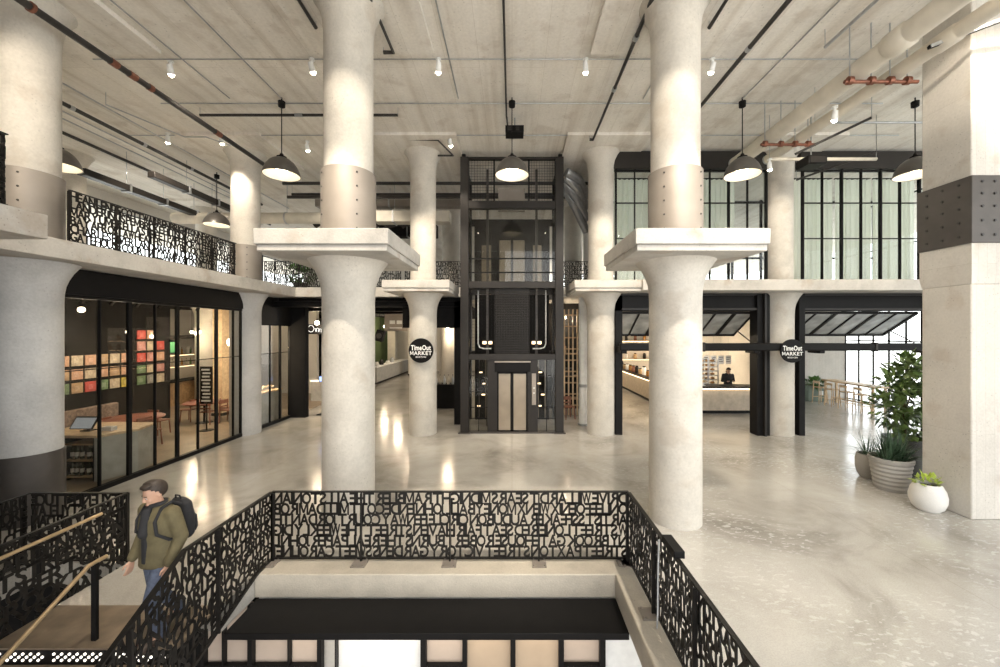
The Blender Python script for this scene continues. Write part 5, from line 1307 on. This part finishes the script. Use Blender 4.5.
def human(label, loc, rz, J, cols, hair_len=0, vox=.0075, jacket=True):
    """J: joints in the person's own frame (facing -Y)"""
    t = thing('person', label, 'person', loc, rz)
    HM = Matrix.Translation(Vector(J['head'])) @ Matrix.Rotation(J['turn'],4,'Z') @ Matrix.Rotation(J['nod'],4,'X')
    def torso(b, k, z0=.86):
        b.loft([ell((0,.0,z0), .150+k, .105+k), ell((0,0,.95), .160+k, .112+k), ell((0,-.005,1.06), .140+k, .098+k), ell((0,-.01,1.20), .160+k, .108+k), ell((0,-.005,1.31), .178+k, .105+k), ell((0,.005,1.385), .165+k*.6, .085+k*.6), ell((0,.01,1.425), .085+k*.4, .065+k*.4)])
    b = MB(); torso(b, 0)
    b.cap((0,.01,1.38), (J['head'][0],J['head'][1]+.015,J['head'][2]-.06), .058, .052, 16)
    b.join(head_mb(), HM)
    for s in ('l','r'):
        sh, el, wr = (Vector(J[k+s]) for k in ('sh','el','wr')); hp, kn, an, toe = (Vector(J[k+s]) for k in ('hp','kn','an','toe'))
        b.cap(sh, el, .05, .038); b.cap(el, wr, .038, .026)
        hand(b, wr, J['hd'+s], J['th'+s], 1.0, J.get('curl', .5))
        b.cap(hp, kn, .082, .052); b.cap(kn, an, .052, .036); b.cap(an, toe, .036, .028)
    body = part('body', remesh(b, vox, 3), M['skin'], t, True, ang=80)
    # clothes
    b = MB()
    for s in ('l','r'):
        hp, kn, an = (Vector(J[k+s]) for k in ('hp','kn','an'))
        b.cap(hp, kn, .098, .070); b.cap(kn, an + (an-kn).normalized()*.01, .070, .060)
    b.loft([ell((0,0,.80), .155, .115), ell((0,0,.9), .172, .122), ell((0,0,1.0), .162, .115), ell((0,0,1.03), .15, .11)])
    part('trousers', remesh(b, .011, 4), cols['trousers'], t, True, ang=80)
    for s in ('l','r'):
        an, toe = Vector(J['an'+s]), Vector(J['toe'+s]); d = (toe-an).normalized(); b = MB()
        b.cap(an + Vector((0,0,.0)), an + d*.02, .052, .052); b.cap(an - Vector((d.x,d.y,0))*.03 + Vector((0,0,-.03)), toe + d*.03, .045, .040); b.cap(toe, toe + d*.05, .042, .034)
        part('shoe', remesh(b, .009, 3), cols['shoes'], t, True, ang=80)
    b = MB(); k = .03 if jacket else .014
    z0 = .80 if jacket else .92
    b.loft([ell((0,.0,z0), .168+k, .12+k), ell((0,0,.95), .166+k, .116+k), ell((0,-.005,1.06), .150+k, .105+k), ell((0,-.01,1.20), .168+k, .112+k), ell((0,-.005,1.31), .185+k, .108+k), ell((0,.005,1.39), .165+k*.6, .086+k*.6), ell((0,.012,1.44), .078+k*.4, .066+k*.4)])
    for s in ('l','r'):
        sh, el, wr = (Vector(J[q+s]) for q in ('sh','el','wr'))
        b.cap(sh, el, .062+k*.5, .052+k*.4); b.cap(el, wr + (el-wr).normalized()*.015, .052+k*.4, .036+k*.4)
    if jacket: b.tube([(.07*math.cos(a)*1.05,.012+.072*math.sin(a),1.44+.012*math.sin(a)) for a in [PI*(-.35+1.7*i/14) for i in range(15)]], .02, 8)
    top = part('jacket' if jacket else 'shirt', remesh(b, .011, 5), cols['top'], t, True, ang=80)
    if jacket:
        b = MB(); b.loft([[(x, -.125-k*.9+yy - .03*abs(x)*0, z) for x, yy in ((-w,.03),(-w*.5,.0),(w*.5,.0),(w,.03),(w,.09),(-w,.09))] for z, w, yy0 in ((.86,.045,0),(1.0,.05,0),(1.2,.055,0),(1.33,.06,0))])
        part('dark_scarf', remesh(b.tube([(.068*math.cos(2*PI*i/16),-.005+.07*math.sin(2*PI*i/16),1.45) for i in range(17)], .026, 8).cap((.0,-.115,1.40),(.01,-.15,1.18),.045,.05), .01, 3), cols['inner'], t, True, label='dark scarf and shirt front in the open jacket', ang=80)
    # hair
    b = MB(); b.sphere((0,.016,.040), .100, .82, 1.02, 1.0, 22, 14); b2 = MB()
    for p, f in [(b, None)]:
        keep = MB(); keep.v = p.v
        keep.f = [q for q in p.f if sum((p.v[i][2] > .06 + max(0,-p.v[i][1]-.03)*.5 or (p.v[i][1] > .01 and p.v[i][2] > -.045-hair_len)) for i in q) >= len(q)-1]
    hr = MB().join(keep, HM)
    def sol(o):
        m = o.modifiers.new('s','SOLIDIFY'); m.thickness = .011; m.offset = .4
        m = o.modifiers.new('r','REMESH'); m.mode = 'VOXEL'; m.voxel_size = .007
        m = o.modifiers.new('d','SMOOTH'); m.iterations = 2
    hb = evaluated(hr, sol)
    hb2 = MB().sphere((.01,-.045,.118), .05, 1.25, 1.0, .45, 14, 8).sphere((-.02,.0,.13), .05, 1.2, 1.2, .4, 14, 8)
    hb.join(hb2, HM)
    if hair_len: hb.join(MB().sphere((0,.08,-.03-hair_len*.5), .06, 1.1, .8, 1.2+hair_len*4, 14, 10), HM)
    part('hair', hb, cols['hair'], t, True, ang=80)
    for s in (-1,1):
        e = part('eye', MB().join(MB().sphere((s*.031,-.0785,.0), .0112, n=12, m=8), HM), M['eye'], t, True)
        part('iris', MB().join(MB().sphere((s*.0315,-.0875,-.001), .0058, 1,.5,1, 10, 6), HM), M['black'], e, True)
        part('eyebrow', MB().join(MB().tube([(s*.018,-.092,.022),(s*.034,-.090,.027),(s*.05,-.078,.022)], .004, 6), HM), cols['hair'], t, True)
    part('mouth', MB().join(MB().tube([(-.02,-.095,-.080),(0,-.1005,-.0795),(.02,-.095,-.080)], .0028, 6), HM), plain('lip_line_'+label[:6], (.28,.10,.08), .5), t, True)
    return t
J = dict(head=(0,-.04,1.56), turn=-.25, nod=.28,
    shl=(.185,.005,1.355), ell=(.255,.05,1.09), wrl=(.225,-.06,.845), shr=(-.185,.005,1.355), elr=(-.25,.03,1.09), wrr=(-.235,-.10,.855),
    hdl=(-.1,-.22,-1), thl=(-.1,-1,.2), hdr=(.06,-.25,-1), thr=(.1,-1,.2),
    hpl=(.09,0,.87), knl=(.10,-.14,.49), anl=(.10,-.05,.095), toel=(.11,-.18,.042), hpr=(-.09,0,.87), knr=(-.10,.04,.47), anr=(-.10,.27,.125), toer=(-.10,.16,.045))
M['olive'] = plain('olive_green_jacket_cloth', (.115,.095,.048), .85, 0, .18, 12); M['denim'] = plain('blue_denim', (.09,.11,.165), .85, 0, .25, 30)
M['ink'] = plain('black_cloth', (.018,.018,.02), .85, 0, .2, 12); M['hairb'] = plain('dark_brown_hair', (.03,.02,.014), .55, 0, .3, 60); M['shoe'] = plain('dark_brown_shoe', (.06,.04,.03), .5)
MAN = (-3.84,4.24,0.0); MRZ = math.radians(-14)
human('man in olive jacket and dark scarf walking with a backpack at the stair head', MAN, MRZ, J, dict(trousers=M['denim'], shoes=M['shoe'], top=M['olive'], inner=M['ink'], hair=M['hairb']))
bp = thing('backpack', 'black backpack worn by the man in the olive jacket', 'backpack', (MAN[0],MAN[1],MAN[2]), MRZ)
b = MB(); b.loft([ell((0,.235,.96), .12,.06), ell((0,.24,1.0), .15,.085), ell((0,.24,1.2), .155,.09), ell((0,.225,1.36), .13,.075), ell((0,.215,1.41), .08,.04)])
part('pack_body', remesh(b, .011, 3), M['ink'], bp, True, ang=80); part('front_pocket', remesh(MB().loft([ell((0,.31,1.0), .10,.03), ell((0,.325,1.05), .115,.04), ell((0,.32,1.18), .105,.035), ell((0,.305,1.2), .09,.02)]), .009, 2), M['ink'], bp, True, ang=80)
for s in (-1,1): part('shoulder_strap', MB().tube([(s*.10,.15,1.38),(s*.11,.05,1.445),(s*.115,-.05,1.42),(s*.125,-.122,1.30),(s*.145,-.118,1.17),(s*.185,-.02,1.08),(s*.16,.13,1.03)], .017, 8), M['ink'], bp, True)
part('grab_loop', MB().tube([(-.04,.2,1.41),(-.03,.19,1.45),(.03,.19,1.45),(.04,.2,1.41)], .008, 6), M['ink'], bp, True)
# server behind the market counter
J2 = dict(J); J2.update(head=(0,-.06,1.55), turn=.1, nod=.45, ell=(.24,-.0,1.10), wrl=(.15,-.24,1.12), elr=(-.24,0,1.10), wrr=(-.13,-.25,1.11), hdl=(-.3,-1,-.1), thl=(-1,-.3,.3), hdr=(.3,-1,-.1), thr=(1,-.3,.3),
    knl=(.10,-.02,.48), anl=(.11,.0,.095), toel=(.12,-.13,.042), knr=(-.10,-.02,.48), anr=(-.11,.0,.095), toer=(-.12,-.13,.042))
human('dark haired person in black shirt and apron working behind the market counter', (9.55,17.25,.04), -.15, J2, dict(trousers=M['ink'], shoes=M['shoe'], top=M['ink'], inner=M['ink'], hair=M['hairb']), .08, .009, False)
solo('step_mat', MB().box(8.6,10.6,16.9,17.6,0,.04), M['gmetal'], 'low grey mat behind the market counter under the server', 'mat', bevel=.01)

# ================================================================== light, sky, camera
for (x,y,z) in PL:
    l = bpy.data.lights.new('pendant_light','SPOT'); l.energy = 260; l.color = (1,.86,.66); l.spot_size = math.radians(150); l.spot_blend = .6; l.shadow_soft_size = .15
    lo = bpy.data.objects.new('pendant_light', l); C.objects.link(lo); lo.location = (x,y,z+.10)
def area(name, loc, aim, sx, sy, e, col):
    l = bpy.data.lights.new(name,'AREA'); l.shape = 'RECTANGLE'; l.size = sx; l.size_y = sy; l.energy = e; l.color = col
    lo = bpy.data.objects.new(name, l); C.objects.link(lo); lo.location = loc; lo.rotation_euler = (Vector(aim)-Vector(loc)).to_track_quat('-Z','Y').to_euler()
area('lower_ceiling_lamp', (-1,4.9,-.42), (-1,5.2,-4), 4, .2, 19, (1,.9,.75))
W = bpy.data.worlds.new('sky'); SC.world = W; W.use_nodes = True
nt = W.node_tree; bg = nt.nodes['Background']
tc = N(nt, 'ShaderNodeTexCoord'); sp = N(nt, 'ShaderNodeSeparateXYZ'); nt.links.new(tc.outputs['Generated'], sp.inputs[0])
r = ramp(nt, sp.outputs['Z'], [(.0, (.72,.67,.59)), (.5, (1,.985,.955)), (1.0, (.82,.90,1.0))]); 
mr = N(nt, 'ShaderNodeMapRange'); mr.inputs['From Min'].default_value = -1; mr.inputs['From Max'].default_value = 1
nt.links.new(sp.outputs['Z'], mr.inputs[0]); nt.links.new(mr.outputs[0], r.inputs[0]); nt.links.new(r.outputs[0], bg.inputs[0])
bg.inputs[1].default_value = 3.5
cam = bpy.data.cameras.new('camera'); co = bpy.data.objects.new('camera', cam); C.objects.link(co)
co.location = (0,0,H); co.rotation_euler = (PI/2,0,0); cam.sensor_width = 36; cam.lens = 36*F/1000; cam.shift_x = -.012; cam.shift_y = -.0015; cam.clip_start = .05; cam.clip_end = 300
SC.camera = co
vs = SC.view_settings; vs.view_transform = 'Standard'; vs.look = 'None'; vs.gamma = 1; vs.exposure = .22; vs.use_curve_mapping = False
SC.cycles.max_bounces = 10; SC.cycles.diffuse_bounces = 5; SC.cycles.transparent_max_bounces = 24
try: SC.cycles.use_denoising = True; SC.cycles.sample_clamp_indirect = 8
except Exception: pass
